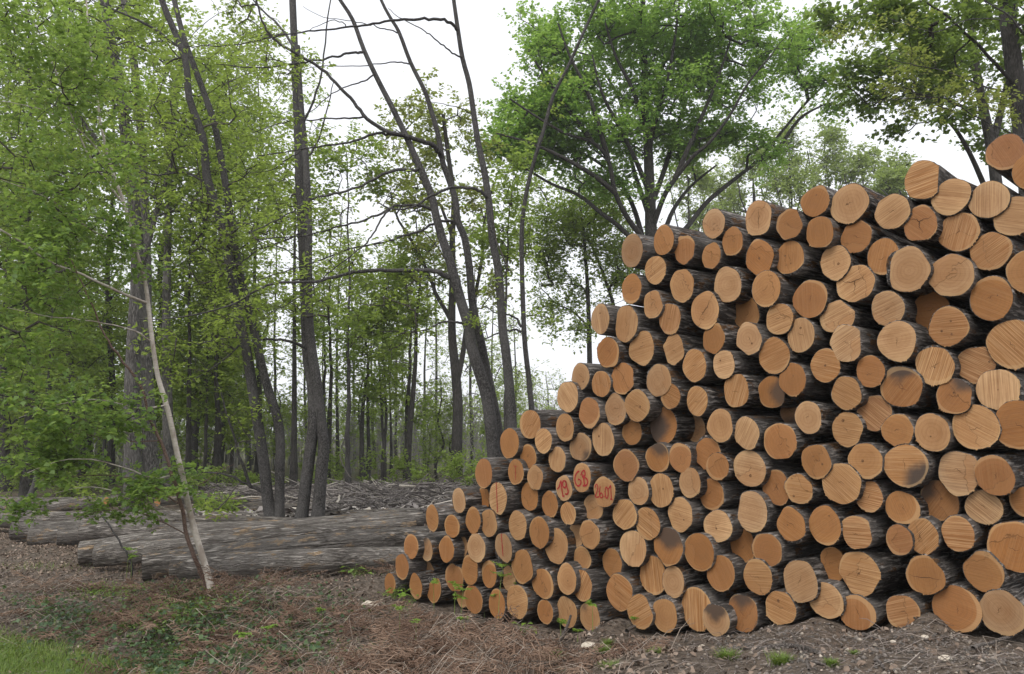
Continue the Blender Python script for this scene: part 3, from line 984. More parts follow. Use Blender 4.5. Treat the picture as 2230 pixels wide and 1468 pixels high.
# ---- a label for each log: its look, then where it lies beside a log that is unlike all others
ANCHOR = [  # (photo x, photo y, phrase used by neighbours, own label)
    (1268, 1040, 'the GB log', 'tan log end painted with the red letters GB'),
    (1229, 1063, 'the 19 log', 'pale log end painted with the red number 19'),
    (1317, 1071, 'the 26.01 log', 'tan log end painted with the red date 26.01'),
    (1085, 1085, 'the upper red-lined log', 'pale log end with a red line over its whole height, left of the 19 log'),
    (1097, 1194, 'the lower red-lined log', 'pale log end with a short red vertical line, below the long-lined one'),
    (1445, 927, 'the half-grey log', 'orange log end whose whole left half is stained slate grey'),
    (1863, 617, 'the star-cracked log', 'tan log end split by a wide open Y-shaped crack below the topmost rows'),
    (1456, 1191, 'the black-streaked log', 'orange log end with a black streak running down from its top edge'),
    (1560, 1350, 'the sooty bottom log', 'small dark grey sooty log end lying in the bottom row'),
    (1618, 1335, 'the dark-banded log', 'orange log end with a dark vertical band, lying in the bottom row'),
    (2014, 1253, 'the cracked-across log', 'orange log end cracked straight across from edge to edge, second row up'),
    (1872, 1249, 'the big cross-cracked log', 'large yellowish log end with bark torn off its side, low in the stack'),
    (2084, 1326, 'the purple-brown log', 'large purplish brown log end in the bottom row at right'),
    (1977, 587, 'the biggest log', 'biggest round log end, smooth and pale, right upper part of the stack'),
    (1963, 843, 'the dark-topped log', 'big orange log end with dark stain along its top edge and a crack'),
    (2078, 863, 'the reddish grey-edged log', 'reddish log end with a grey right edge, right of the big dark-topped log'),
    (1691, 854, 'the dark-sided log', 'orange log end with a dark stain over its right side'),
    (1973, 1014, 'the blue-stained log', 'large orange log end with blue-grey stain at its lower right edge'),
    (2190, 332, 'the topmost log', 'reddish log end highest of all at the top right corner of the stack'),
    (2011, 392, 'the flat-sided top log', 'orange log end with a straight right side, on top of the stack at right'),
    (1377, 546, 'the upper left corner log', 'pale slanting log end at the upper left corner of the stack'),
    (850, 1271, 'the leftmost bottom log', 'narrow orange log end at the far left end of the bottom row'),
    (1254, 820, 'the holed step log', 'pale log end with a dark hole low on its face, on the left slope'),
    (1633, 1020, 'the pale knotted log', 'large pale round log end with one dark knot low on its face'),
    (1434, 996, 'the dark-notched log', 'orange log end with a dark stain biting into its top'),
    (1523, 1202, 'the ring-grained log', 'orange log end with plain wide rings around a lighter heart'),
    (1285, 1343, 'the grey-brown bottom log', 'grey-brown weathered log end lying in the bottom row'),
    (1535, 676, 'the long-cracked log', 'tan log end with a long slanting crack over its face'),
    (2066, 711, 'the three-knot log', 'orange saw-marked log end with three dark knots'),
    (1778, 1005, 'the two-knot log', 'orange log end with two dark knots'),
    (2047, 1090, 'the shaded brown log', 'large brown log end set back in the shade, half hidden'),
    (1700, 1323, 'the round-knot bottom log', 'orange log end with a round dark knot near its top, bottom row'),
    (1163, 923, 'the middle slope log', 'plain orange log end on the left slope of the stack'),
    (2164, 1334, 'the right-end bottom log', 'large pale log end at the far right of the bottom row'),
    (1748, 729, 'the knot-topped pale log', 'pale log end with one round knot near its top'),
    (2211, 1190, 'the huge right-edge log', 'huge orange log end cut by the right edge of the picture'),
]


def label_logs():
    A = {}
    for ax, ay, ph, own in ANCHOR:
        k = min(range(len(logs)), key=lambda i: math.hypot(logs[i]['px'] - ax, logs[i]['py'] - ay))
        A[k] = (ph, own)
    names = ['right of', 'up and right of', 'above', 'up and left of', 'left of', 'down and left of', 'below', 'down and right of']
    used, lab = set(), {k: v[1] for k, v in A.items()}
    wordt = {'p': 'pale tan', 't': 'tan', 'o': 'orange', 'r': 'reddish brown', 'g': 'greyish brown', 'm': 'purplish brown'}

    def look(L):
        h = [M['h'] for M in logs if abs(M['px'] - L['px']) < 170]
        m = sum(h) / len(h)
        s = 'large ' if L['h'] > 1.12 * m else 'small ' if L['h'] < 0.88 * m else ''
        w = s + wordt[L['tone']] + ' log end'
        ex = L['feat'].split(';')
        if L['sb'] >= 0.12: return 'half-hidden ' + w
        nk = sum(e[0] == 'k' for e in ex)
        if nk and any(e[0] == 'k' and float(e.split(',')[2]) >= 0.6 for e in ex): return 'knotted ' + w
        if any(e[0] == 'c' and float(e.split(',')[1]) >= 0.7 for e in ex): return 'cracked ' + w
        if any(e[0] == 'w' for e in ex): return 'saw-marked ' + w
        return w
    cand = []
    for i, L in enumerate(logs):
        if i in A: continue
        for k, (ph, _) in A.items():
            M = logs[k]
            dx, dy = L['px'] - M['px'], M['py'] - L['py']
            sc = math.hypot(dx / (M['w'] * .5 + L['w'] * .5), dy / (M['h'] * .5 + L['h'] * .5))
            o = int(round(math.degrees(math.atan2(dy, dx)) / 45)) % 8
            cand.append((sc, i, k, o))
    cand.sort()
    rank = {}
    for sc, i, k, o in cand:
        n = rank.get((k, o), 0)
        rank[(k, o)] = n + 1
        if i in lab or n > 3: continue
        near = {0: '', 1: 'second ', 2: 'third ', 3: 'fourth '}[n]
        pos = ('right next to and ' if False else '') + names[o]
        lab[i] = (look(logs[i]) + (', ' + near + 'one ' if near else (' just ' if sc < 1.35 else ', first one ')) + pos + ' ' + A[k][0])
    for i, o in enumerate(LOG_OBJ):
        t = lab.get(i, look(logs[i]) + ' deep in the stack')
        tag(o, t, 'log', 'cut logs piled in the big stack')
    dup = [t for t in lab.values() if list(lab.values()).count(t) > 1]
    if dup or len(lab) < len(logs): print('LABEL CHECK', len(lab), dup)
    ln = [t for t in lab.values() if len(t.split()) > 16]
    if ln: print('LONG', ln)


label_logs()


# ---- felled trunks lying on the ground behind
def lying(pts, hL, label, peel=True, seed=0):
    """pts: (px, py of the axis, Y); hL: diameter in px at the first point"""
    P = [at(*p) for p in pts]
    r = 0.5 * hL * P[0].y / F_PX
    C = catmull(P, 5)
    length = sum((C[i + 1] - C[i]).length for i in range(len(C) - 1))
    d = (C[-1] - C[0]).normalized()
    me, outline = bark_mesh('felled_log', r, length, 900 + seed, 1.0, (), 0.8, 44, int(length * 9), 0.007)
    # bend to the traced axis
    co = np.empty(len(me.vertices) * 3, np.float32)
    me.vertices.foreach_get('co', co)
    co = co.reshape(-1, 3)
    zax = -d
    xax = Vector((0, 0, 1)).cross(zax).normalized()
    yax = zax.cross(xax)
    rot = Matrix((xax, yax, zax)).transposed()
    inv = rot.inverted()
    loc = np.array([tuple(inv @ (c - C[0])) for c in C])
    s = -loc[:, 2]
    co[:, 0] += np.interp(-co[:, 2], s, loc[:, 0])
    co[:, 1] += np.interp(-co[:, 2], s, loc[:, 1])
    me.vertices.foreach_set('co', co.ravel())
    me.update()
    o = link('felled_log', me, M_LYING, loc=C[0])
    o.rotation_euler = rot.to_euler()
    rng = np.random.default_rng(seed)
    f = link('cut_face', face_mesh('cut_face', r, 1.0, outline, [], rng, seed), parent=o)
    f['fseed'], f['tint'], f['rad'], f['pithx'], f['pithy'], f['sawang'], f['saws'] = float(seed), 0.6, float(r), 0.0, 0.0, 0.5, 0.6
    f['stepang'], f['stepoff'], f['stang'], f['stain'] = 0.0, 9.0, 0.0, 0.0
    tag(o, label, 'felled log', 'felled trunks lying behind the bank')
    return o


LY = [
    ([(-60, 1090, 22), (120, 1092, 22), (260, 1085, 22.3)], 18, 'slim felled log second from the wood edge at far left'),
    ([(330, 1090, 21.5), (470, 1088, 21.4), (600, 1092, 21.3)], 14, 'slim felled log between the pale stump and the birch'),
    ([(210, 1140, 16.2), (420, 1133, 16.6), (640, 1136, 16.8)], 22, 'slim felled log lying behind the left log ends, passing the birch'),
    ([(300, 1186, 13.0), (560, 1168, 13.6), (800, 1150, 14.2)], 26, 'slim stripped log wedged between the thick felled logs'),
    ([(740, 1150, 15.2), (830, 1140, 15.5), (930, 1128, 15.8)], 24, 'felled log just below the splintered one, ending behind the stack'),
    ([(420, 1075, 24), (520, 1068, 24.4), (590, 1062, 24.8)], 13, 'grey thin log at the back of the slash, left of the grey clump'),
    ([(376, 1239, 11.15), (674, 1221, 11.2), (905, 1213, 11.6)], 54, 'thick grey-barked felled log nearest the front, running behind the birch to the stack'),
    ([(314, 1235, 11.6), (674, 1190, 12.0), (930, 1168, 12.6)], 56, 'felled log whose end juts out left of the birch foot, behind the front log'),
    ([(207, 1211, 12.4), (500, 1186, 12.6), (900, 1145, 13.6)], 46, 'felled log third from the front, its end overlapping the pair at left'),
    ([(174, 1205, 12.9), (430, 1172, 13.4), (920, 1132, 14.6)], 48, 'felled log with pale stripped strip along its top, fourth from the front'),
    ([(175, 1160, 14.6), (560, 1152, 15.1), (900, 1122, 16.2)], 38, 'felled log passing in front of the clump of four grey trunks'),
    ([(128, 1168, 14.9), (400, 1158, 15.6)], 42, 'stubby felled log end beside the long ones, third of the left row'),
    ([(65, 1169, 15.2), (400, 1152, 15.9)], 38, 'felled log end with a torn brown patch, second of the left row'),
    ([(26, 1158, 15.6), (350, 1142, 16.3)], 36, 'felled log end farthest left whose rounded butt is fully visible'),
    ([(-60, 1130, 17.2), (200, 1131, 17.4), (420, 1124, 17.6)], 34, 'felled log entering from the left edge of the picture'),
    ([(360, 1121, 18.6), (560, 1127, 18.4), (760, 1130, 18.3)], 19, 'thin felled log lying just behind the clump of grey trunks'),
    ([(489, 1106, 20.2), (600, 1107, 20.2), (690, 1110, 20.1)], 23, 'short dark felled log with torn yellow patches behind the grey trunks'),
    ([(703, 1127, 17.6), (800, 1122, 17.5), (916, 1117, 17.3)], 25, 'felled log with splintered right end touching the left foot of the stack'),
    ([(-60, 1106, 20.5), (150, 1100, 20.5), (330, 1083, 21.5)], 26, 'felled log low in the shade under the left trees'),
    ([(300, 1062, 27.0), (428, 1047, 27.5)], 24, 'dark felled log behind the big ridged trunk at the edge of the wood'),
]
for k, (p, h, lb) in enumerate(LY):
    lying(p, h, lb, seed=k + 1)
for k, (px, py, lb) in enumerate([(232, 1092, 'short sawn log with an orange end, left of the big ridged trunk'), (343, 1093, 'small sawn log with an orange end, between ridged trunk and birch')]):
    c = at(px, py, 19)
    r = 0.5 * 18 * 19 / F_PX
    me, outline = bark_mesh('felled_log', r, 1.6, 950 + k, 1, (), 0.95, 28, 10, 0.005)
    o = link('felled_log', me, M_LYING, loc=c)
    o.rotation_euler = (R(90), 0, R(-25 + 180 * 0))
    f = link('cut_face', face_mesh('cut_face', r, 1, outline, [], np.random.default_rng(k), k), parent=o)
    for a, v in dict(fseed=3.0 + k, tint=0.72, rad=float(r), pithx=0.0, pithy=0.0, sawang=0.4, saws=0.3, stepang=0.0, stepoff=9.0, stang=0.0, stain=0.0).items():
        f[a] = v
    tag(o, lb, 'felled log', 'felled trunks lying behind the bank')

# ------------------------------------------------------------------ trees
M_LEAF_BIRCH = mat_leaf('birch_leaf', (0.099, 0.184, 0.040), (0.161, 0.270, 0.063), (0.241, 0.356, 0.125), .58)
M_LEAF_FRESH = mat_leaf('fresh_hornbeam_leaf', (0.157, 0.225, 0.037), (0.234, 0.313, 0.052), (0.324, 0.397, 0.090), .58)
M_LEAF_OAK = mat_leaf('bright_maple_leaf', (0.15, 0.30, 0.06), (0.23, 0.43, 0.09), (0.31, 0.52, 0.13), .64)
M_LEAF_DARK = mat_leaf('dark_maple_leaf', (0.04, 0.085, 0.022), (0.07, 0.13, 0.03), (0.11, 0.18, 0.045))
M_LEAF_OLIVE = mat_leaf('young_olive_leaf', (0.165, 0.171, 0.050), (0.242, 0.248, 0.066), (0.308, 0.281, 0.088))
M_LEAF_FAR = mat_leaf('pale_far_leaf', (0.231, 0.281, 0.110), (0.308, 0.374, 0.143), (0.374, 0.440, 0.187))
M_LEAF_SHRUB = mat_leaf('shrub_leaf', (0.17, 0.24, 0.05), (0.25, 0.34, 0.07), (0.32, 0.41, 0.11))
M_LEAF_MID = mat_leaf('forest_leaf', (0.124, 0.192, 0.034), (0.192, 0.277, 0.051), (0.271, 0.351, 0.074), .58)


def px_stem(pts, w0, w1, n=4):
    """pts (px, py, Y) from the foot up; w: widths in px at foot and tip"""
    C = catmull([at(*p) for p in pts], n)
    m = len(C)
    if w0 < 13:                                 # thin limbs are kinked, not drawn with a compass
        for i in range(1, m):
            k = 0.0005 * C[i].y
            C[i] = C[i] + Vector((random.gauss(0, k), random.gauss(0, k * 2), random.gauss(0, k)))
    return C, [0.5 * (w0 + (w1 - w0) * (i / (m - 1))) * C[i].y / F_PX for i in range(m)]


def flare(st, k=1.5, h=0.5):
    C, r = st
    z0 = C[0].z
    return C, [a * (1 + (k - 1) * max(0, 1 - (c.z - z0) / h) ** 2) for c, a in zip(C, r)]


def blob(px, py, Y, rx, ry, depth, n):
    c = at(px, py, Y)
    return c, (rx * Y / F_PX, depth, ry * Y / F_PX), n


def grow(stems, blobs, rng, step=0.5, tip=0.004, skip=0.25, rise=0.5, up_bow=0.1, rmax=0.6, power=0.5, attach=None):
    """stems: [(points, radii)]; branches reach from them to points spread through the blobs.
    returns stem tubes, branch polylines with radii, cluster centres and their incoming directions"""
    pos, par, srad = [], [], []
    for si, (C, r) in enumerate(stems):
        m = len(C)
        for i, (c, a) in enumerate(zip(C, r)):
            if i < m * skip and (attach is None or si not in attach):
                continue
            pos.append(tuple(c)); par.append(-1); srad.append(a)
    nst = len(pos)
    tg = []
    for c, rad, n in blobs:
        v = rng.normal(size=(n, 3))
        v /= np.linalg.norm(v, axis=1, keepdims=True)
        v *= (rng.random((n, 1)) ** 0.42)
        # the foliage gathers in boughs with gaps between them
        m = max(3, n // 8)
        sub = v[:m]
        v = sub[rng.integers(0, m, n)] * (0.75 + 0.3 * rng.random((n, 1))) + rng.normal(0, 0.15, (n, 3))
        tg.append(np.array(c)[None] + v * np.array(rad)[None])
    T = np.concatenate(tg)
    N = np.zeros((nst + len(T) * 14 + 10, 3))
    N[:nst] = pos
    d0 = np.min(np.linalg.norm(T[:, None, :] - N[None, :nst:max(1, nst // 60)], axis=2), axis=1)
    order = np.argsort(d0)
    cnt = nst
    paths = []
    for k in order:
        t = T[k]
        dv = t[None] - N[:cnt]
        dist = np.sqrt((dv * dv).sum(1))
        cost = dist + rise * np.maximum(0, -dv[:, 2]) + 0.12 * (np.arange(cnt) < nst) * dist
        j = int(np.argmin(cost))
        L = dist[j]
        m = int(min(12, max(1, round(L / step))))
        a = N[j].copy()
        s = np.linspace(0, 1, m + 2)[1:]
        bow = np.array([0, 0, 1.0]) * up_bow * L + rng.normal(0, 0.05, 3) * L
        P = a[None] + (t - a)[None] * s[:, None] + bow[None] * (4 * s * (1 - s))[:, None] * 0.5
        if m > 1:
            P[:-1] += rng.normal(0, 0.035 * step, (m, 3))
        ids = []
        prev = j
        for p in P:
            N[cnt] = p
            par.append(prev)
            prev = cnt
            ids.append(cnt)
            cnt += 1
        paths.append((j, ids))
    w = np.zeros(cnt)
    for j, ids in paths:
        w[ids[-1]] += 1
    par = np.array(par)
    for i in range(cnt - 1, nst - 1, -1):
        w[par[i]] += w[i]
    rad = tip * np.maximum(w, 1) ** power
    rad[:nst] = srad
    tubes = []
    for j, ids in paths:
        P = np.concatenate([N[j][None], N[ids]])
        rr = rad[ids]
        r0 = min(rad[j] * (0.75 if j < nst else 1.0), rr[0] * 1.25, rmax)
        rr = np.minimum(rr, rad[j] if j >= nst else rad[j] * 0.8)
        tubes.append((P, np.concatenate([[r0], rr])))
    cen = np.array([N[ids[-1]] for _, ids in paths])
    dirs = np.array([N[ids[-1]] - (N[ids[-2]] if len(ids) > 1 else N[j]) for j, ids in paths])
    mids = np.array([N[ids[len(ids) // 2]] for _, ids in paths])
    return tubes, cen, np_unit(dirs), mids


def make_tree(name, label, cat, stems, blobs, leaf, bark, twig=None, seed=1, nl=22, size=0.09, spread=0.28, flat=0.7, group=None,
              up=0.6, width=0.6, extra=None, sides=8, **kw):
    rng = np.random.default_rng(seed)
    C0 = stems[0][0][0]
    root = empty(name, C0, label, cat, group)
    st0 = stems[0]
    g0 = gz(C0.x, C0.y) if abs(C0.x) + abs(C0.y) > 0.01 else C0.z
    if C0.z > g0 + 0.02:                        # the foot reaches the ground
        C0 = Vector((C0.x, C0.y, g0 - 0.05))
        root.location = C0
        stems = [([C0] + list(st0[0]), [st0[1][0] * 1.08] + list(st0[1]))] + list(stems[1:])
    tb = Tubes()
    for C, r in stems:
        tb.add([tuple(np.array(c) - np.array(C0)) for c in C], r, sides if max(r) > 0.02 else 5)
    nq = sum(len(f) for f in tb.F)
    tubes, cen, dirs, mids = grow(stems, blobs, rng, **kw)
    for P, r in tubes:
        tb.add(P - np.array(C0), r, 3 if r[0] < 0.006 else 5)
    # leaves sit along fine twigs that spray out from each branch end
    n = len(cen)
    nt = max(3, nl // 5)
    per = max(2, round(nl * 1.25 / nt))
    cc = np.repeat(cen, nt, 0)
    td = np.repeat(dirs, nt, 0) * 0.7 + rng.normal(size=(n * nt, 3)) * np.array([0.8, 0.8, 0.8 * flat])
    td = np_unit(td + np.array([0, 0, 0.08]))
    tl = (spread * rng.uniform(0.7, 2.1, n * nt))[:, None]
    A_ = cc - np.array(C0) + rng.normal(size=cc.shape) * spread * 0.25
    A_[::2] = (np.repeat(cen * .55 + mids * .45, nt, 0) - np.array(C0))[::2] + rng.normal(size=A_[::2].shape) * spread * 0.3
    B_ = A_ + td * tl
    tw = max(0.0012, kw.get('tip', 0.004) * 0.42)
    tb.add_segs(A_, B_, tw, tw * 0.5)
    me = tb.mesh('trunk')                       # trunk, limbs and twigs are one continuous part
    me.materials.append(bark)
    me.materials.append(twig or bark)
    mi = np.ones(len(me.polygons), np.int32)
    mi[:nq] = 0
    me.polygons.foreach_set('material_index', mi)
    link('trunk', me, None, root)
    t = rng.uniform(0.15, 1.0, (n * nt, per, 1))
    side = np_unit(np.cross(td, np.array([0, 0, 1.0])[None] + rng.normal(size=td.shape) * .3))[:, None] * rng.choice([-1, 1], (n * nt, per, 1))
    P = A_[:, None] + td[:, None] * tl[:, None] * t + rng.normal(size=(n * nt, per, 3)) * size * 0.25
    D = (side + td[:, None] * 0.7) * 1.1
    me = leaf_mesh('crown', P.reshape(-1, 3), size, rng, up=up, width=width, D=D.reshape(-1, 3))
    link('crown', me, leaf, root)
    return root


# -- the clump of four grey trunks at the clearing's edge
A = 16.9
A1 = flare(px_stem([(596, 1147, A), (585, 1103, A), (575, 1012, A), (560, 912, A), (536, 761, A), (515, 669, A), (490, 519, A), (452, 390, A), (442, 301, A - .2), (412, 213, A - .3), (402, 125, A - .4), (352, 0, A - .5), (310, -140, A - .6)], 27, 13), 1.3)
A2 = flare(px_stem([(608, 1147, A), (609, 1050, A), (608, 932, A), (580, 836, A), (565, 774, A + .1), (550, 707, A + .2), (517, 569, A + .3), (492, 406, A + .4), (482, 352, A + .5), (465, 264, A + .5), (427, 156, A + .6), (402, 88, A + .6), (382, 12, A + .7), (350, -120, A + .8)], 22, 11), 1.3)
A3 = flare(px_stem([(653, 1148, A), (660, 1103, A), (668, 1037, A), (678, 962, A), (683, 912, A), (679, 836, A + .15), (669, 774, A + .25), (663, 620, A + .3), (655, 443, A + .3), (652, 393, A + .3), (648, 280, A + .3), (643, 150, A + .3), (637, 0, A + .3), (630, -160, A + .3)], 28, 15), 1.35)
A4 = flare(px_stem([(690, 1148, A), (694, 1103, A), (700, 1025, A), (705, 975, A), (698, 912, A), (690, 836, A), (679, 761, A), (673, 695, A), (671, 594, A), (672, 494, A), (668, 393, A), (665, 330, A), (660, 276, A), (654, 200, A + .05), (649, 100, A + .1)], 29, 10), 1.35)
br_A = [px_stem([(668, 760, A), (640, 745, A - .2), (600, 740, A - .4), (560, 738, A - .5), (500, 735, A - .7), (430, 750, A - .9)], 8, 2),
        px_stem([(535, 740, A), (480, 790, A - .2), (400, 840, A - .3)], 5, 1.5),
        px_stem([(545, 1060, A), (520, 990, A - .3), (490, 890, A - .4), (470, 820, A - .5)], 8, 2),
        px_stem([(597, 1100, A), (570, 1070, A), (545, 1060, A)], 8, 8),
        px_stem([(545, 1060, A), (500, 1035, A - .2), (430, 1028, A - .4), (330, 1035, A - .6)], 5, 1.5),
        px_stem([(672, 480, A), (640, 515, A - .2), (560, 545, A - .4), (520, 575, A - .5), (470, 590, A - .6)], 5, 1.5),
        px_stem([(450, 400, A), (400, 375, A - .2), (330, 380, A - .4), (250, 340, A - .5)], 7, 2),
        px_stem([(440, 290, A), (390, 270, A - .2), (300, 265, A - .4), (230, 250, A - .5)], 6, 2),
        px_stem([(400, 110, A), (330, 60, A - .3), (270, 30, A - .5), (200, 0, A - .6)], 8, 3),
        px_stem([(660, 270, A), (690, 200, A - .2), (705, 120, A - .3), (718, 10, A - .4), (735, -60, A - .5)], 6, 2),
        px_stem([(663, 345, A), (690, 310, A), (710, 250, A - .1), (725, 180, A - .1)], 6, 2),
        px_stem([(650, 120, A), (610, 60, A + .2), (560, 10, A + .4), (520, -40, A + .5)], 7, 2)]
make_tree('tree', 'clump of grey trunks rising beyond the long felled logs, four from one foot', 'tree', [A1, A2, A3, A4] + br_A,
          [blob(480, 560, A - 0.3, 190, 230, 1.4, 150), blob(380, 250, A - .2, 190, 260, 1.6, 210), blob(560, 420, A, 120, 170, 1.2, 60), blob(560, 60, A + .3, 120, 130, 1.4, 60),
           blob(430, 760, A - .6, 130, 130, 1.0, 70), blob(540, 900, A - .3, 60, 60, .6, 10), blob(690, 620, A - .3, 60, 200, 1.2, 26), blob(470, 1080, A - .4, 40, 40, .4, 6)],
          M_LEAF_FRESH, M_TRUNK, M_TWIG, seed=21, nl=13, size=0.105, spread=0.28, flat=0.45, step=0.45, tip=0.0055, attach=list(range(4, 16)), width=0.55)

# -- the leaning trunks beside the stack, long bare limbs swept to the left
B = 14.6
B1 = px_stem([(1088, 1100, B), (1080, 1040, B), (1075, 987, B), (1069, 924, B), (1060, 862, B), (1043, 806, B), (1027, 756, B), (1020, 710, B), (1004, 657, B), (990, 607, B), (980, 569, B), (963, 519, B), (949, 468, B), (941, 431, B), (922, 381, B), (911, 357, B), (884, 296, B), (854, 234, B), (824, 176, B), (793, 110, B), (768, 43, B), (738, -4, B), (690, -80, B)], 31, 7, 3)
b1r = [px_stem([(793, 112, B), (785, 114, B - .1), (760, 117, B - .2), (735, 123, B - .3), (690, 131, B - .4), (640, 138, B - .5), (600, 145, B - .6), (540, 147, B - .7), (470, 140, B - .8)], 7, 2),
       px_stem([(884, 298, B), (862, 294, B - .1), (840, 291, B - .1), (810, 293, B - .2), (780, 305, B - .3), (740, 313, B - .4), (700, 318, B - .5), (660, 324, B - .6), (620, 332, B - .7), (560, 340, B - .9)], 8, 2.5),
       px_stem([(660, 324, B - .6), (630, 345, B - .7), (590, 370, B - .8), (540, 378, B - .9)], 3.5, 1.2),
       px_stem([(815, 158, B), (805, 170, B - .1), (780, 180, B - .2), (750, 190, B - .3), (715, 210, B - .4), (680, 240, B - .5), (650, 260, B - .6)], 4.5, 1.5),
       px_stem([(913, 370, B), (890, 370, B - .1), (860, 370, B - .2), (830, 382, B - .3), (790, 402, B - .4), (740, 420, B - .5), (690, 431, B - .6), (660, 445, B - .7), (630, 465, B - .8), (590, 485, B - .9), (540, 510, B - 1)], 8, 2.5),
       px_stem([(942, 457, B), (920, 449, B - .1), (890, 447, B - .2), (860, 449, B - .3), (830, 465, B - .4), (790, 480, B - .5), (740, 493, B - .6), (690, 508, B - .7), (640, 515, B - .8), (560, 522, B - 1)], 8, 2.5),
       px_stem([(983, 606, B), (965, 598, B - .1), (945, 591, B - .2), (900, 588, B - .3), (840, 588, B - .5), (800, 590, B - .6), (760, 596, B - .7), (700, 610, B - .9), (650, 615, B - 1), (600, 617, B - 1.1), (560, 632, B - 1.2), (500, 665, B - 1.3), (400, 690, B - 1.5), (300, 695, B - 1.6)], 12, 2.5),
       px_stem([(1008, 705, B), (990, 702, B - .2), (960, 702, B - .3), (930, 718, B - .4), (890, 722, B - .5), (830, 722, B - .6)], 6, 1.5)]
make_tree('leaning_tree', 'leaning bare-limbed trunk with the lowest thick limb, nearest of the trunks left of the stack', 'tree', [B1] + b1r,
          [blob(640, 500, B - .8, 150, 100, .6, 48), blob(560, 650, B - 1.1, 120, 60, .4, 26), blob(830, 640, B - .5, 100, 80, .5, 22), blob(760, 480, B - .5, 120, 80, .5, 18), blob(720, 300, B - .4, 120, 60, .5, 12), blob(620, 370, B - .8, 70, 40, .3, 8), blob(880, 740, B - .5, 70, 30, .3, 7)],
          M_LEAF_FRESH, M_TRUNK, M_TWIG, seed=31, nl=8, size=0.10, spread=0.2, flat=0.4, tip=0.0045, attach=list(range(1, 9)), skip=1.0, up_bow=-0.05, width=0.5)
B2 = px_stem([(1096, 1090, B + .5), (1085, 940, B + .5), (1070, 860, B + .5), (1058, 800, B + .5), (1045, 735, B + .4), (1035, 695, B + .4), (1027, 644, B + .4), (1022, 581, B + .4), (1012, 519, B + .4), (997, 481, B + .4), (991, 431, B + .4), (969, 368, B + .4), (964, 352, B + .4), (954, 294, B + .4), (937, 234, B + .4), (924, 196, B + .4), (894, 136, B + .4), (869, 70, B + .4), (851, 40, B + .4), (830, 0, B + .4), (800, -80, B + .4)], 22, 6, 3)
b2r = [px_stem([(962, 342, B + .4), (950, 324, B + .2), (935, 312, B + .1), (900, 303, B), (870, 292, B - .2), (845, 287, B - .2), (800, 258, B - .3), (770, 222, B - .3), (740, 190, B - .4), (700, 150, B - .4), (655, 122, B - .5), (610, 95, B - .6), (582, 66, B - .7), (563, 18, B - .8), (548, -40, B - .9)], 12, 4),
       px_stem([(797, 256, B - .3), (760, 257, B - .4), (720, 258, B - .5), (680, 262, B - .6), (640, 263, B - .6), (600, 272, B - .7), (550, 290, B - .8)], 5, 1.5),
       px_stem([(894, 138, B + .4), (880, 137, B + .3), (850, 136, B + .2), (800, 141, B + .1), (730, 144, B), (690, 145, B - .1), (650, 152, B - .2)], 4, 1.2),
       px_stem([(868, 71, B + .4), (850, 66, B + .3), (820, 57, B + .2), (790, 50, B + .1), (760, 45, B), (705, 37, B - .2), (660, 14, B - .3)], 3.5, 1.2),
       px_stem([(993, 483, B + .4), (975, 481, B + .3), (950, 485, B + .2), (920, 500, B + .1), (880, 514, B), (840, 527, B - .1), (800, 535, B - .2), (760, 543, B - .3), (700, 566, B - .4), (640, 585, B - .5), (560, 612, B - .6)], 7, 2)]
make_tree('leaning_tree', 'leaning bare trunk with one heavy limb arching far up left across the sky', 'tree', [B2] + b2r,
          [blob(600, 120, B - .6, 100, 100, .5, 26), blob(730, 560, B - .3, 130, 60, .4, 22), blob(650, 280, B - .6, 70, 40, .3, 7), blob(1000, 610, B + .3, 40, 60, .4, 4)],
          M_LEAF_FRESH, M_TRUNK, M_TWIG, seed=32, nl=7, size=0.10, spread=0.2, flat=0.4, tip=0.0042, attach=list(range(1, 6)), skip=1.0, up_bow=-0.05, width=0.5)
B3 = px_stem([(1125, 1060, B - .3), (1117, 960, B - .3), (1111, 862, B - .3), (1101, 761, B - .3), (1095, 720, B - .3), (1090, 644, B - .3), (1084, 581, B - .3), (1072, 519, B - .3), (1065, 443, B - .3), (1056, 381, B - .3), (1042, 314, B - .3), (1032, 251, B - .3), (1022, 183, B - .3), (1007, 126, B - .3), (997, 63, B - .3), (988, 0, B - .3), (975, -90, B - .3)], 23, 8, 3)
b3r = [px_stem([(996, 66, B - .3), (985, 52, B - .4), (960, 43, B - .5), (925, 41, B - .6), (880, 43, B - .7), (850, 46, B - .7), (800, 54, B - .8), (755, 59, B - .9), (700, 66, B - 1), (640, 72, B - 1.1), (580, 83, B - 1.2), (500, 100, B - 1.3), (400, 100, B - 1.5)], 8, 2),
       px_stem([(1006, 127, B - .3), (990, 118, B - .5), (965, 100, B - .7), (940, 80, B - .9), (920, 65, B - 1), (890, 48, B - 1.1), (870, 38, B - 1.1), (846, 18, B - 1.2)], 4.5, 1.5),
       px_stem([(1062, 437, B - .3), (1052, 420, B - .4), (1030, 411, B - .5), (1000, 408, B - .6), (975, 411, B - .7), (940, 426, B - .8), (910, 446, B - .9), (880, 456, B - 1), (850, 454, B - 1.1), (820, 440, B - 1.2)], 9, 3),
       px_stem([(850, 455, B - 1.1), (830, 478, B - 1.1), (812, 510, B - 1.2), (795, 533, B - 1.2), (760, 560, B - 1.3), (720, 590, B - 1.4), (690, 620, B - 1.5), (640, 655, B - 1.6), (570, 690, B - 1.7)], 5, 1.3),
       px_stem([(755, 59, B - .9), (745, 48, B - 1), (720, 45, B - 1.1), (690, 58, B - 1.2), (660, 72, B - 1.3)], 3, 1.2),
       px_stem([(1028, 250, B - .3), (1010, 238, B - .5), (985, 231, B - .7), (940, 222, B - .9), (880, 213, B - 1)], 3, 1)]
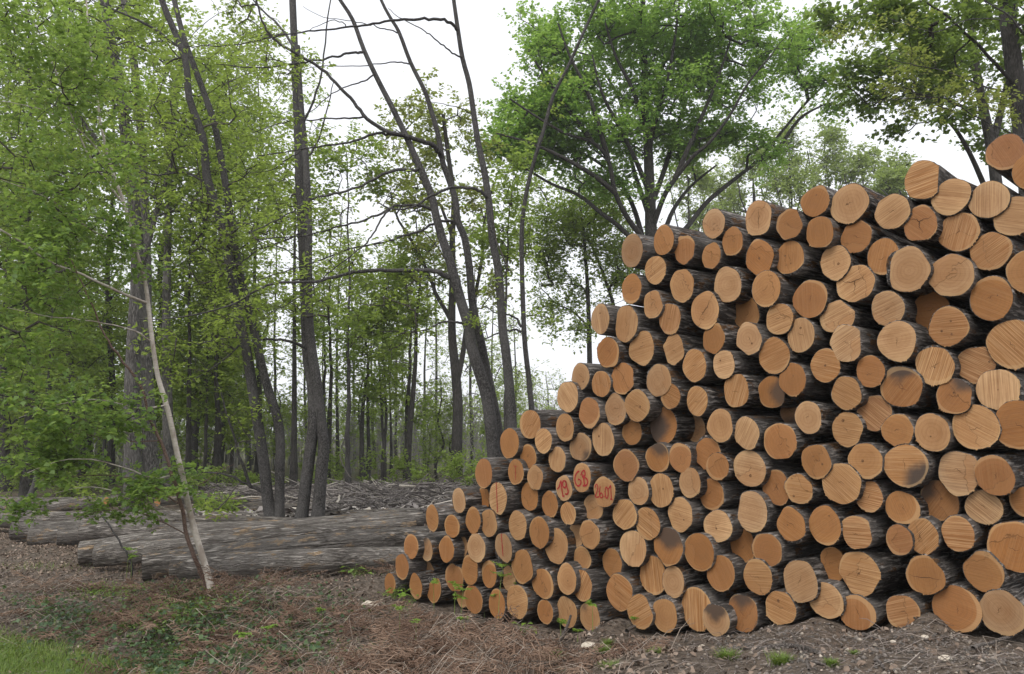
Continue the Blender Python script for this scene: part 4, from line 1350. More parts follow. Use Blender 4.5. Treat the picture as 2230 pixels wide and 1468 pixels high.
make_tree('leaning_tree', 'tall grey trunk touching the left slope of the stack, gently bowed, bare at the top', 'tree', [B3] + b3r,
          [blob(700, 600, B - 1.4, 90, 60, .3, 8), blob(520, 100, B - 1.3, 110, 40, .4, 10), blob(1080, 640, B - .3, 60, 60, .5, 10), blob(880, 400, B - .9, 50, 30, .3, 3)],
          M_LEAF_FRESH, M_TRUNK, M_TWIG, seed=33, nl=7, size=0.10, spread=0.2, flat=0.4, tip=0.0042, attach=list(range(1, 7)), skip=0.5, up_bow=-0.05, width=0.5)
B4 = px_stem([(1180, 1020, B), (1166, 940, B), (1157, 881, B), (1152, 827, B), (1144, 759, B), (1140, 691, B), (1136, 554, B), (1138, 477, B), (1150, 402, B), (1166, 341, B), (1184, 283, B), (1204, 211, B), (1238, 143, B), (1272, 68, B), (1301, 5, B), (1315, -30, B)], 13, 6, 3)
b4r = [px_stem([(1134, 724, B), (1125, 718, B), (1105, 720, B - .1), (1070, 732, B - .2), (1040, 745, B - .3)], 6, 2), px_stem([(1135, 712, B), (1125, 695, B), (1110, 686, B - .1), (1085, 682, B - .2), (1050, 665, B - .3)], 6, 2),
       px_stem([(1163, 345, B), (1175, 300, B), (1180, 290, B)], 3, 1)]
make_tree('leaning_tree', 'slender dark sapling stem bent to the right across the maple crown, left of the stack', 'tree', [B4] + b4r,
          [blob(1200, 240, B, 50, 90, .4, 5), blob(1150, 600, B, 30, 120, .4, 9), blob(1180, 700, B - .2, 50, 40, .3, 5), blob(1070, 690, B - .2, 60, 50, .3, 8)],
          M_LEAF_FRESH, M_TRUNK, M_TWIG, seed=34, nl=9, size=0.085, spread=0.16, flat=0.5, tip=0.0042, attach=[1, 2], skip=0.1)

# -- the birch at the bank and its red-brown companion
BI = 9.7
bs = flare(px_stem([(466, 1306, BI), (452, 1250, BI), (440, 1210, BI), (425, 1160, BI), (410, 1100, BI), (398, 1040, BI), (385, 985, BI), (374, 930, BI), (362, 880, BI), (345, 825, BI), (337, 780, BI), (330, 730, BI), (320, 640, BI), (312, 600, BI), (296, 544, BI), (272, 448, BI), (259, 413, BI), (241, 362, BI), (226, 301, BI), (218, 264, BI), (208, 176, BI), (201, 138, BI), (193, 63, BI), (188, 0, BI), (182, -120, BI)], 15.5, 3, 3), 1.6, 0.3)
bb = [px_stem([(322, 660, BI), (256, 634, BI - .3), (180, 598, BI - .6), (110, 570, BI - .9), (60, 535, BI - 1.1), (0, 500, BI - 1.4), (-60, 470, BI - 1.6)], 7, 4),
      px_stem([(330, 745, BI), (290, 720, BI - .3), (200, 700, BI - .6), (110, 690, BI - .9), (20, 670, BI - 1.2)], 4, 1.5),
      px_stem([(365, 880, BI), (300, 890, BI - .3), (220, 870, BI - .5), (130, 880, BI - .8), (40, 910, BI - 1)], 4, 1.5),
      px_stem([(395, 1035, BI), (330, 1040, BI - .3), (250, 1010, BI - .6), (150, 1000, BI - .9), (60, 1030, BI - 1)], 4, 1.5),
      px_stem([(420, 1130, BI), (360, 1105, BI - .2), (280, 1080, BI - .5), (200, 1060, BI - .7), (120, 1075, BI - .8)], 3, 1.2),
      px_stem([(272, 448, BI), (190, 330, BI - .3), (120, 150, BI - .6), (60, 20, BI - .9)], 5, 2),
      px_stem([(240, 360, BI), (180, 290, BI - .4), (100, 240, BI - .8), (0, 220, BI - 1.2)], 4, 1.5),
      px_stem([(296, 544, BI), (200, 500, BI - .5), (100, 430, BI - .9), (0, 390, BI - 1.3)], 4, 1.5)]
rs = px_stem([(458, 1304, BI + .1), (430, 1230, BI + .05), (408, 1170, BI), (395, 1100, BI - .1), (370, 1020, BI - .15), (350, 960, BI - .2), (325, 910, BI - .25), (305, 840, BI - .3), (270, 790, BI - .4), (240, 750, BI - .5), (222, 715, BI - .5), (190, 640, BI - .6), (150, 560, BI - .8)], 10, 2.5)
make_tree('birch_tree', 'pale slender birch leaning left on the bank, its leafy crown filling the left side', 'tree', [bs] + bb,
          [blob(90, 120, BI - .9, 170, 200, 1.0, 120), blob(110, 420, BI - .9, 180, 170, 1.0, 130), blob(90, 700, BI - .9, 190, 150, .9, 110), blob(250, 560, BI - .3, 90, 160, .7, 40), blob(230, 200, BI - .2, 90, 220, .8, 45),
           blob(60, 900, BI - .9, 170, 80, .7, 55), blob(-60, 400, BI - 1.2, 120, 500, 1.0, 70), blob(280, 860, BI - .3, 90, 80, .5, 18)],
          M_LEAF_BIRCH, M_BIRCH, M_TWIG, seed=41, nl=19, size=0.068, spread=0.20, flat=0.75, step=0.35, tip=0.0022, attach=list(range(1, 9)), skip=0.55, width=0.75, up_bow=0.02)
make_tree('sapling', 'red-brown sapling stem beside the birch foot, with layered leafy sprays low down', 'tree', [rs,
           px_stem([(395, 1100, BI - .1), (330, 1060, BI - .3), (240, 1035, BI - .5), (130, 1040, BI - .7)], 3.5, 1.2), px_stem([(406, 1165, BI), (340, 1130, BI - .2), (260, 1110, BI - .4), (170, 1125, BI - .5)], 3, 1),
           px_stem([(350, 960, BI - .2), (260, 960, BI - .4), (150, 940, BI - .7)], 3, 1), px_stem([(430, 1060, BI), (470, 1030, BI + .2), (510, 1010, BI + .3)], 2.0, 1)],
          [blob(300, 1060, BI - .4, 150, 30, .5, 40), blob(150, 1030, BI - .6, 130, 40, .5, 46), blob(300, 1115, BI - .3, 130, 26, .45, 22), blob(60, 980, BI - .7, 90, 50, .5, 30), blob(170, 935, BI - .6, 150, 30, .5, 34), blob(380, 1040, BI - .1, 80, 45, .4, 12), blob(90, 1110, BI - .6, 110, 20, .4, 16)],
          M_LEAF_BIRCH, M_REDSTEM, M_TWIG, seed=42, nl=17, size=0.068, spread=0.14, flat=0.32, step=0.3, tip=0.0016, attach=[1, 2, 3, 4], skip=0.3, width=0.75, up_bow=0.0)
make_tree('sapling', 'bare dark sapling slanting over the felled log ends, left of the birch', 'tree', [px_stem([(288, 1232, 12.0), (272, 1200, 12.0), (255, 1170, 12), (235, 1140, 12), (205, 1100, 12.1), (178, 1070, 12.2), (150, 1020, 12.3)], 5, 2)],
          [blob(190, 1070, 12.2, 40, 40, .3, 8)], M_LEAF_FRESH, M_TRUNK, seed=43, nl=14, size=0.07, spread=0.15, flat=0.4, tip=0.002)

# -- the big maple behind the stack
G = 30.0
gs = [px_stem([(1420, 640, G), (1418, 520, G), (1416, 440, G), (1412, 340, G), (1408, 250, G), (1404, 150, G), (1400, 20, G), (1402, -100, G)], 31, 9)]
gl = [[(1412, 530, G), (1370, 480, G - .5), (1340, 420, G - 1), (1325, 350, G - 1.4), (1290, 310, G - 1.8), (1230, 290, G - 2.2), (1170, 255, G - 2.6), (1110, 215, G - 3)],
      [(1400, 545, G), (1350, 495, G - .2), (1310, 465, G - .4), (1260, 425, G - .6), (1200, 400, G - .8), (1150, 370, G - 1), (1090, 335, G - 1.2)],
      [(1416, 480, G), (1400, 430, G + .6), (1380, 370, G + 1.2), (1365, 300, G + 1.7), (1350, 220, G + 2.2), (1300, 130, G + 2.8), (1260, 60, G + 3)],
      [(1325, 350, G - 1.4), (1300, 260, G - 1.8), (1275, 190, G - 2), (1240, 120, G - 2.3), (1215, 50, G - 2.5)],
      [(1420, 500, G), (1445, 430, G - .6), (1470, 390, G - 1), (1510, 340, G - 1.5), (1545, 310, G - 1.9), (1590, 250, G - 2.3), (1630, 180, G - 2.7), (1680, 120, G - 3)],
      [(1470, 390, G - 1), (1500, 320, G - 1.1), (1530, 250, G - 1.2), (1560, 180, G - 1.4), (1590, 90, G - 1.6)],
      [(1440, 560, G), (1500, 490, G + .4), (1540, 440, G + .8), (1600, 390, G + 1.2), (1650, 350, G + 1.5), (1700, 290, G + 1.8), (1750, 230, G + 2), (1800, 180, G + 2.2)],
      [(1412, 330, G), (1430, 250, G - .8), (1455, 170, G - 1.4), (1470, 80, G - 1.8), (1480, 0, G - 2)],
      [(1408, 300, G), (1380, 200, G - 1), (1340, 120, G - 1.6), (1310, 20, G - 2)],
      [(1440, 540, G + .3), (1460, 470, G + 1), (1500, 410, G + 1.8), (1560, 360, G + 2.4)],
      [(1400, 520, G + .2), (1375, 440, G + .8), (1335, 380, G + 1.3), (1280, 340, G + 1.8), (1220, 320, G + 2.2)],
      [(1414, 420, G), (1385, 350, G - .8), (1345, 270, G - 1.3), (1310, 200, G - 1.8), (1290, 120, G - 2)],
      [(1418, 450, G), (1450, 360, G + .8), (1480, 260, G + 1.3), (1510, 170, G + 1.8), (1540, 60, G + 2)],
      [(1340, 420, G - 1), (1290, 380, G - 1.5), (1220, 340, G - 2), (1150, 310, G - 2.4), (1080, 290, G - 2.6)],
      [(1290, 310, G - 1.8), (1240, 240, G - 2), (1190, 170, G - 2.2), (1150, 110, G - 2.2)],
      [(1650, 350, G + 1.5), (1690, 330, G + 1.4), (1740, 260, G + 1.2), (1790, 230, G + 1)]]
gs += [px_stem(l, 13, 4) for l in gl]
make_tree('maple_tree', 'big spreading maple with a fan of dark limbs and bright green dome, behind the stack', 'tree', gs,
          [blob(1400, 60, G, 220, 120, 3.6, 240), blob(1200, 190, G - 1, 120, 130, 2.6, 150), blob(1110, 260, G - 1.2, 80, 100, 1.8, 70), blob(1600, 130, G - .5, 170, 130, 3, 170), blob(1740, 140, G + 1, 80, 110, 2, 60), blob(1770, 210, G + 1.5, 70, 60, 1.4, 30),
           blob(1400, 240, G, 200, 120, 3.2, 140), blob(1330, 330, G + .5, 180, 80, 2, 40), blob(1540, 340, G + .5, 120, 60, 1.6, 40), blob(1330, -60, G, 160, 70, 2.5, 60), blob(1560, -60, G, 180, 70, 2.5, 60), blob(1160, 330, G - 1, 90, 60, 1.4, 35), blob(1640, 300, G + 1, 120, 90, 1.5, 34), blob(1440, 420, G, 180, 70, 1.8, 30), blob(1230, 110, G - 1, 70, 80, 1.5, 50), blob(1280, 320, G - .5, 130, 70, 1.8, 50), blob(1120, 330, G - 1.5, 80, 50, 1.4, 40), blob(1230, 270, G - 1.5, 90, 50, 1.4, 40), blob(1520, 290, G, 120, 80, 2, 60), blob(1480, 150, G, 300, 140, 3.4, 110), blob(1200, 60, G, 60, 60, 1.5, 30)],
          M_LEAF_OAK, M_DARKTRUNK, seed=51, nl=42, size=0.145, spread=0.45, flat=0.6, step=0.8, tip=0.009, attach=list(range(1, 17)), skip=0.35, width=0.8, rise=0.9)

# -- yellow-green trees between maple and stack
M_LEAF_YG = mat_leaf('yellow_green_leaf', (0.20, 0.28, 0.05), (0.28, 0.37, 0.07), (0.36, 0.44, 0.11), .62)
H = 34.0
make_tree('maple_tree', 'fresh yellow-green tree under the big maple, showing a thin trunk above the left slope', 'tree',
          [px_stem([(1286, 900, H), (1284, 780, H), (1282, 690, H), (1278, 600, H), (1272, 520, H), (1262, 440, H)], 13, 5),
           px_stem([(1282, 720, H), (1250, 680, H), (1210, 660, H), (1180, 630, H)], 5, 2), px_stem([(1350, 900, H + .5), (1340, 700, H + .5), (1330, 640, H), (1300, 560, H), (1270, 500, H)], 11, 3)],
          [blob(1260, 490, H, 110, 110, 2.2, 170), blob(1190, 550, H, 60, 80, 1.5, 80), blob(1350, 560, H, 90, 110, 2, 120), blob(1290, 560, H, 150, 110, 2, 80), blob(1240, 640, H, 70, 50, 1.4, 24), blob(1240, 730, H, 50, 70, 1.2, 24), blob(1170, 470, H, 60, 90, 1.5, 50), blob(1200, 660, H, 60, 50, 1.2, 20), blob(1330, 440, H + 1, 70, 60, 2, 40)],
          M_LEAF_YG, M_DARKTRUNK, seed=52, nl=30, size=0.15, spread=0.5, flat=0.5, step=0.8, tip=0.007, attach=[1], skip=0.15, width=0.7)
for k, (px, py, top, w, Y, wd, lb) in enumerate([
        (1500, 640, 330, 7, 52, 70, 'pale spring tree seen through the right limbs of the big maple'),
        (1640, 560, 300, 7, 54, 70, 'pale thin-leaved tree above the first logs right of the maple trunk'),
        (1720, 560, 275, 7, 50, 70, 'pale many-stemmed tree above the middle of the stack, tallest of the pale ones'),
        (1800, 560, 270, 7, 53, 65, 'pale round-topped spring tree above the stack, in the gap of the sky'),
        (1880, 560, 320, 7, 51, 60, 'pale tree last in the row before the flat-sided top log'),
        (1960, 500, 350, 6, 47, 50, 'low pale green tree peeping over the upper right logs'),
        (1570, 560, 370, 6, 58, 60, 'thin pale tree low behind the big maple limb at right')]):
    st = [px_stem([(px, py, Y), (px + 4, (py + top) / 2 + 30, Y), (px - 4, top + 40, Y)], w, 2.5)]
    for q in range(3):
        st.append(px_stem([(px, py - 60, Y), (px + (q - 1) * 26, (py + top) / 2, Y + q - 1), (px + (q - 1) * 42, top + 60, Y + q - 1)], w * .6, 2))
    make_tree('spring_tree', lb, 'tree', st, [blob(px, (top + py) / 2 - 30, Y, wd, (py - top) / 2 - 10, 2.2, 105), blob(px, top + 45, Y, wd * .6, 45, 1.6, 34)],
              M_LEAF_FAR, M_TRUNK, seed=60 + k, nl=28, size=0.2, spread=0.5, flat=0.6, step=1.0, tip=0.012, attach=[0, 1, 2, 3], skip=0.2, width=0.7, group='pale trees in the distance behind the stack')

# -- dark trees at the upper right
K = 15.0
make_tree('maple_tree', 'dark trunk at the right edge with deep green leaves, behind the top of the stack', 'tree',
          [px_stem([(2250, 560, K), (2238, 380, K), (2222, 250, K), (2205, 120, K), (2190, 0, K), (2180, -120, K)], 42, 32, 3),
           px_stem([(2215, 190, K), (2150, 120, K - .5), (2080, 50, K - .9), (2010, 0, K - 1.2)], 9, 4), px_stem([(2200, 70, K), (2270, 0, K), (2330, -80, K)], 9, 4)],
          [blob(2080, 60, K - .5, 110, 100, 1.2, 90), blob(2240, 60, K, 90, 120, 1.5, 60), blob(1930, 20, K - 1, 80, 60, .9, 34)],
          M_LEAF_DARK, M_DARKTRUNK, seed=71, nl=22, size=0.12, spread=0.28, flat=0.6, step=0.5, tip=0.005, attach=[1, 2], skip=0.5, width=0.75)
K2 = 19.0
make_tree('maple_tree', 'dark forked maple with hanging deep green boughs, left of the right-edge trunk', 'tree',
          [px_stem([(2185, 560, K2), (2170, 400, K2), (2155, 300, K2), (2130, 180, K2), (2115, 60, K2), (2100, -80, K2)], 27, 14, 3),
           px_stem([(2160, 320, K2), (2185, 220, K2), (2205, 130, K2), (2210, 40, K2), (2215, -60, K2)], 17, 9),
           px_stem([(2140, 250, K2), (2090, 230, K2 - .5), (2040, 215, K2 - .9), (1980, 200, K2 - 1.2), (1920, 190, K2 - 1.5)], 9, 3),
           px_stem([(2150, 420, K2), (2115, 340, K2 - .5), (2080, 280, K2 - .8), (2040, 240, K2 - 1)], 13, 6),
           px_stem([(2125, 150, K2), (2040, 110, K2), (1960, 50, K2), (1900, 0, K2)], 12, 5), px_stem([(2015, 150, K2 - .8), (1990, 90, K2 - .8), (1950, 40, K2 - .9), (1880, 0, K2 - 1)], 9, 4)],
          [blob(2020, 150, K2 - .6, 150, 110, 1.6, 150), blob(1910, 175, K2 - 1.2, 80, 70, 1, 50), blob(2150, 100, K2, 90, 120, 1.5, 60), blob(2050, 270, K2 - .8, 90, 30, .9, 24), blob(2190, 290, K2 + 1, 60, 60, 1.2, 30), blob(1850, 30, K2 - 1, 70, 40, 1, 22)],
          M_LEAF_DARK, M_DARKTRUNK, seed=72, nl=22, size=0.13, spread=0.30, flat=0.55, step=0.6, tip=0.005, attach=[2, 3, 4, 5], skip=0.4, width=0.75, up_bow=-0.02)
make_tree('young_tree', 'sparse spray of olive young leaves on thin grey twigs in front of the dark maples', 'tree',
          [px_stem([(2330, 620, 12), (2310, 400, 12), (2290, 250, 12), (2270, 100, 12), (2250, -40, 12)], 14, 8),
           px_stem([(2285, 240, 12), (2220, 210, 11.8), (2150, 190, 11.6), (2060, 155, 11.3), (1980, 140, 11), (1930, 125, 10.9)], 5, 1.5),
           px_stem([(2270, 110, 12), (2200, 40, 11.8), (2150, 5, 11.7), (2120, -30, 11.6)], 5, 2),
           px_stem([(2300, 330, 12), (2200, 290, 11.8), (2120, 250, 11.6), (2060, 215, 11.4), (1980, 215, 11.2), (1890, 225, 11)], 4, 1.5),
           px_stem([(2265, 60, 12), (2120, 40, 11.6), (2030, 70, 11.3), (1900, 30, 11.2), (1800, 55, 11)], 3, 1.2)],
          [blob(2040, 180, 11.3, 150, 90, .7, 62), blob(1960, 110, 11.1, 120, 70, .6, 36), blob(2120, 230, 11.5, 110, 50, .5, 28), blob(1800, 60, 11, 110, 40, .5, 14)],
          M_LEAF_OLIVE, M_TRUNK, M_TWIG, seed=73, nl=12, size=0.062, spread=0.12, flat=0.6, step=0.3, tip=0.0018, attach=[1, 2, 3, 4], skip=1.0, width=0.6)

# -- the brownish oak in the middle distance and thin straight trunks across the clearing
O = 27.0
make_tree('oak_tree', 'dark forked oak with brownish young leaves, beyond the slash in the middle', 'tree',
          [flare(px_stem([(993, 1052, O), (995, 960, O), (997, 880, O), (991, 800, O), (985, 740, O), (984, 682, O), (986, 600, O), (985, 519, O), (988, 430, O), (975, 330, O), (965, 250, O)], 25, 8), 1.25),
           px_stem([(996, 830, O), (1008, 770, O), (1018, 700, O), (1035, 640, O), (1050, 560, O), (1055, 480, O), (1075, 400, O)], 13, 4),
           px_stem([(985, 700, O), (955, 650, O), (930, 590, O), (900, 530, O), (868, 480, O), (850, 420, O)], 11, 4), px_stem([(985, 520, O), (960, 450, O), (920, 400, O), (890, 330, O)], 8, 3)],
          [blob(890, 300, O, 100, 100, 2.4, 70), blob(970, 270, O, 90, 80, 2.4, 50), blob(900, 420, O, 110, 90, 2.2, 70), blob(1040, 420, O, 70, 140, 1.8, 60), blob(950, 560, O, 110, 80, 2, 40), blob(1060, 600, O, 60, 90, 1.5, 26)],
          M_LEAF_OLIVE, M_DARKTRUNK, seed=81, nl=18, size=0.15, spread=0.40, flat=0.5, step=0.7, tip=0.006, attach=[1, 2, 3], skip=0.35, width=0.65)
THIN = [
    ([(640, 1018), (641, 850), (641, 700), (642, 500), (646, 330)], 14, 26, 'straight dark trunk between the two pairs of the grey clump, far side of the clearing'),
    ([(758, 1042), (757, 950), (760, 860), (757, 736), (760, 640), (758, 480), (756, 330)], 12, 25.5, 'straight pale trunk right of the grey clump, standing on the slash edge'),
    ([(718, 900), (721, 800), (716, 700), (720, 600), (716, 480)], 9, 34, 'thin dark trunk just left of the straight pale trunk'),
    ([(706, 930), (707, 800), (706, 736), (704, 560)], 8, 38, 'thinnest far trunk close right of the grey clump'),
    ([(790, 1010), (788, 920), (798, 830), (802, 786), (795, 736), (780, 620)], 11, 32, 'forked far trunk right of the straight pale trunk'),
    ([(803, 990), (801, 870), (803, 786), (815, 745), (830, 650)], 8, 33, 'upright far trunk leaning right at its top, beside the forked one'),
    ([(834, 990), (832, 899), (826, 786), (822, 736), (815, 600)], 7, 30, 'thin pole-like trunk, left one of three poles in the bright gap'),
    ([(838, 1000), (840, 887), (837, 811), (835, 736), (842, 600)], 7, 30.5, 'thin pole-like trunk, middle one of three poles in the bright gap'),
    ([(852, 1000), (850, 890), (849, 786), (847, 700), (850, 590)], 6, 31, 'thin pole-like trunk, right one of three poles in the bright gap'),
    ([(887, 1030), (892, 940), (900, 850), (905, 780), (907, 700), (915, 600), (905, 470)], 15, 27.5, 'dark leaning trunk left of the forked oak'),
    ([(888, 880), (893, 800), (894, 736), (888, 640), (870, 560)], 9, 28, 'slim trunk running alongside the dark leaning trunk'),
    ([(1100, 970), (1101, 850), (1098, 740), (1103, 600), (1108, 480), (1118, 400)], 9, 24, 'dark slim trunk hidden behind the bowed trunk beside the stack'),
    ([(410, 1035), (411, 900), (413, 780), (412, 650), (414, 500)], 14, 28, 'dark trunk right behind the birch stem'),
    ([(474, 1030), (476, 930), (470, 820), (471, 700), (465, 560)], 16, 29, 'dark trunk left of the grey clump, at the wood edge'),
    ([(446, 1030), (450, 900), (452, 800), (450, 690)], 9, 30, 'slim trunk between the two dark trunks behind the birch'),
    ([(150, 1000), (153, 900), (155, 830), (152, 740), (150, 600), (155, 420)], 21, 33, 'dark trunk far left, alone between leaf sprays'),
    ([(182, 1010), (185, 900), (186, 820), (184, 700)], 15, 36, 'dark trunk right beside the lone one at far left'),
    ([(12, 1040), (8, 900), (8, 760), (14, 600), (16, 400)], 22, 30, 'dark trunk at the very left edge of the picture'),
    ([(64, 1090), (80, 1040), (95, 950), (100, 880), (107, 800), (115, 650)], 15, 22, 'pale grey trunk leaning right at far left'),
    ([(226, 1010), (228, 900), (225, 800), (226, 700)], 9, 40, 'thin far trunk left of the big ridged trunk'),
]
LM = [M_LEAF_MID, M_LEAF_FRESH]
for k, (p, w, Y, lb) in enumerate(THIN):
    left = p[0][0] < 500
    top = p[-1]
    bl = [blob(top[0], top[1] + 60, Y, 85, 140, 2.4, 64 if not left else 80), blob(p[len(p) // 2][0], p[len(p) // 2][1], Y, 75, 130, 2.0, 30 if not left else 34)]
    if left: bl.append(blob(top[0], top[1] - 160, Y, 110, 170, 2.4, 90))
    st = flare(px_stem([(a, b, Y) for a, b in p], w, w * .16), 1.25)
    make_tree('forest_tree', lb, 'tree', [st], bl, LM[(k + 1) % 2] if not left else LM[k % 2], M_DARKTRUNK if 'dark' in lb else M_TRUNK, M_TWIG, seed=100 + k, nl=22, size=0.15, spread=0.38, flat=0.35,
              step=0.7, tip=0.005, skip=0.2, width=0.65, group='trees at the edge of the wood')

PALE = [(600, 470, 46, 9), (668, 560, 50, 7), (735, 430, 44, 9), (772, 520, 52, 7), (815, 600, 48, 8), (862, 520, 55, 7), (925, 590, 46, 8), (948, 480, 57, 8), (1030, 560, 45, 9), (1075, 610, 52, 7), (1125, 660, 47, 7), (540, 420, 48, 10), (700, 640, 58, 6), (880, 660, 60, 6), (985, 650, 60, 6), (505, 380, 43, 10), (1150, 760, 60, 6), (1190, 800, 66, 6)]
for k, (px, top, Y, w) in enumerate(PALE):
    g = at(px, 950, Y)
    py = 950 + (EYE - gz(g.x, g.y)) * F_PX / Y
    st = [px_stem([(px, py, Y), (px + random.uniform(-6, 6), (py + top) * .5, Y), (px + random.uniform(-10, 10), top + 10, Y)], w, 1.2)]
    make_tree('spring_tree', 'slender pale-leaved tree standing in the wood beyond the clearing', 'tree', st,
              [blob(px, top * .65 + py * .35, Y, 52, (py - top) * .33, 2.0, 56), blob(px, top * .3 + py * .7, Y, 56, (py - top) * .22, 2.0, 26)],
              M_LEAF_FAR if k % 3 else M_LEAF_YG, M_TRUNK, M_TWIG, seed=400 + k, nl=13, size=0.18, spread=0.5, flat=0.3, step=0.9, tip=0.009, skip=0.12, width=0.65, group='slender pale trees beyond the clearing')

# -- the big ridged trunks at left and leafy mid-distance trees that close the left side
make_tree('oak_tree', 'thickest trunk at left, ridged grey bark, standing behind the felled logs', 'tree',
          [flare(px_stem([(288, 1108, 20), (289, 1040, 20), (288, 940, 20), (287, 860, 20), (292, 740, 20), (300, 600, 20), (295, 480, 20), (280, 350, 20), (262, 200, 20), (235, 50, 20), (215, -80, 20)], 40, 20), 1.15),
           px_stem([(300, 620, 20), (330, 500, 20), (360, 400, 20), (390, 300, 20)], 16, 6), px_stem([(285, 400, 20), (230, 330, 20), (150, 230, 20), (60, 150, 20)], 14, 5)],
          [blob(250, 120, 20, 200, 200, 2.4, 150), blob(380, 320, 20, 130, 150, 2, 90), blob(100, 250, 20, 180, 200, 2.2, 90)],
          M_LEAF_MID, M_OAK, M_DARKTRUNK, seed=91, nl=20, size=0.13, spread=0.36, flat=0.5, step=0.6, tip=0.005, attach=[1, 2], skip=0.45, width=0.65)
make_tree('oak_tree', 'grey ridged trunk close behind the thickest one at left', 'tree',
          [flare(px_stem([(335, 1062, 25), (328, 980, 25), (322, 860, 25), (318, 740, 25), (318, 560, 25), (312, 400, 25), (300, 200, 25), (270, 0, 25)], 32, 16), 1.15)],
          [blob(330, 200, 25, 220, 200, 3, 130), blob(480, 350, 25, 140, 160, 2.4, 80)], M_LEAF_FRESH, M_OAK, M_DARKTRUNK, seed=92, nl=20, size=0.14, spread=0.4, flat=0.5, step=0.8, tip=0.006, skip=0.5, width=0.65)
make_tree('oak_tree', 'third ridged grey trunk, right behind the birch stem', 'tree',
          [flare(px_stem([(368, 1050, 27), (366, 940, 27), (364, 830, 27), (362, 700, 27), (366, 500, 27), (372, 300, 27), (400, 100, 27)], 26, 12), 1.15)],
          [blob(420, 150, 27, 200, 220, 3, 130), blob(520, 250, 27, 120, 200, 2.5, 80)], M_LEAF_FRESH, M_OAK, M_DARKTRUNK, seed=93, nl=20, size=0.15, spread=0.42, flat=0.5, step=0.8, tip=0.006, skip=0.5, width=0.65)
MIDL = [(60, 1040, -60, 24, 26, 'leafy tree closing the wood behind the birch crown, far left'), (150, 1030, -100, 20, 29, 'second leafy tree behind the birch crown'), (470, 1035, 40, 15, 33, 'leafy yellow-green tree behind the upper trunks of the grey clump'),
        (560, 1030, 90, 13, 37, 'leafy yellow-green tree in the gap left of the straight dark trunk'), (240, 1025, -60, 18, 34, 'leafy tree behind the ridged trunks'), (-40, 1040, 0, 22, 31, 'leafy tree reaching in from beyond the left edge')]
for k, (px, py, top, w, Y, lb) in enumerate(MIDL):
    st = [flare(px_stem([(px, py, Y), (px + 5, 850, Y), (px - 6, 600, Y), (px + 8, 350, Y), (px, top + 60, Y)], w, w * .15), 1.2)]
    bl = [blob(px, top + 160, Y, 150, 180, 3, 130), blob(px + 10, 420, Y, 140, 170, 2.8, 110), blob(px, 680, Y, 120, 150, 2.5, 70), blob(px, 880, Y, 110, 80, 2, 34)]
    make_tree('forest_tree', lb, 'tree', st, bl, LM[k % 2] if k < 2 or k > 3 else M_LEAF_FRESH, M_DARKTRUNK, seed=130 + k, nl=22, size=0.17, spread=0.5, flat=0.42, step=0.9, tip=0.007, skip=0.15, width=0.65, group='trees at the edge of the wood')

# -- copies of a few young trees fill the wood behind
PROTO = []
for v in range(5):
    rng = np.random.default_rng(200 + v)
    h = 9 + v * 0.8
    C = catmull([Vector((rng.normal(0, .12) * i, rng.normal(0, .12) * i, h * i / 5)) for i in range(6)], 3)
    r = [0.13 * (1 - 0.75 * i / (len(C) - 1)) for i in range(len(C))]
    root = make_tree('young_tree', 'slim leafy tree deep in the wood', 'tree', [(C, r)],
                     [(Vector((0, 0, h * .62)), (1.6, 1.6, h * .36), 75), (Vector((0, 0, h * .3)), (1.5, 1.5, h * .2), 20)], LM[v % 2], M_DARKTRUNK if v % 2 else M_TRUNK, M_TWIG,
                     seed=210 + v, nl=22, size=0.19, spread=0.45, flat=0.35, step=0.8, tip=0.006, skip=0.15, width=0.65, group='slim trees deep in the wood')
    PROTO.append(root)
rng = np.random.default_rng(77)
spots = []
while len(spots) < 58:
    Y = rng.uniform(31, 62)
    left = rng.random() < 0.62
    px = rng.uniform(-150, 560) if left else rng.uniform(560, 1120)
    if not left and rng.random() < 0.6: continue
    spots.append((px, Y, left))
for k, (px, Y, left) in enumerate(spots):
    p = at(px, 950, Y)
    src = PROTO[k % 5]
    if k < 5:
        o = src
    else:
        o = src.copy()
        COL.objects.link(o)
        for ch in src.children:
            c = ch.copy()
            COL.objects.link(c)
            c.parent = o
    s = rng.uniform(0.85, 1.3) if left else rng.uniform(0.32, 0.55) + (Y - 30) * 0.004
    o.location = (p.x, p.y, gz(p.x, p.y) - 0.05)
    o.rotation_euler = (0, 0, rng.uniform(0, 6.28))
    o.scale = (s, s, s * rng.uniform(0.9, 1.1))


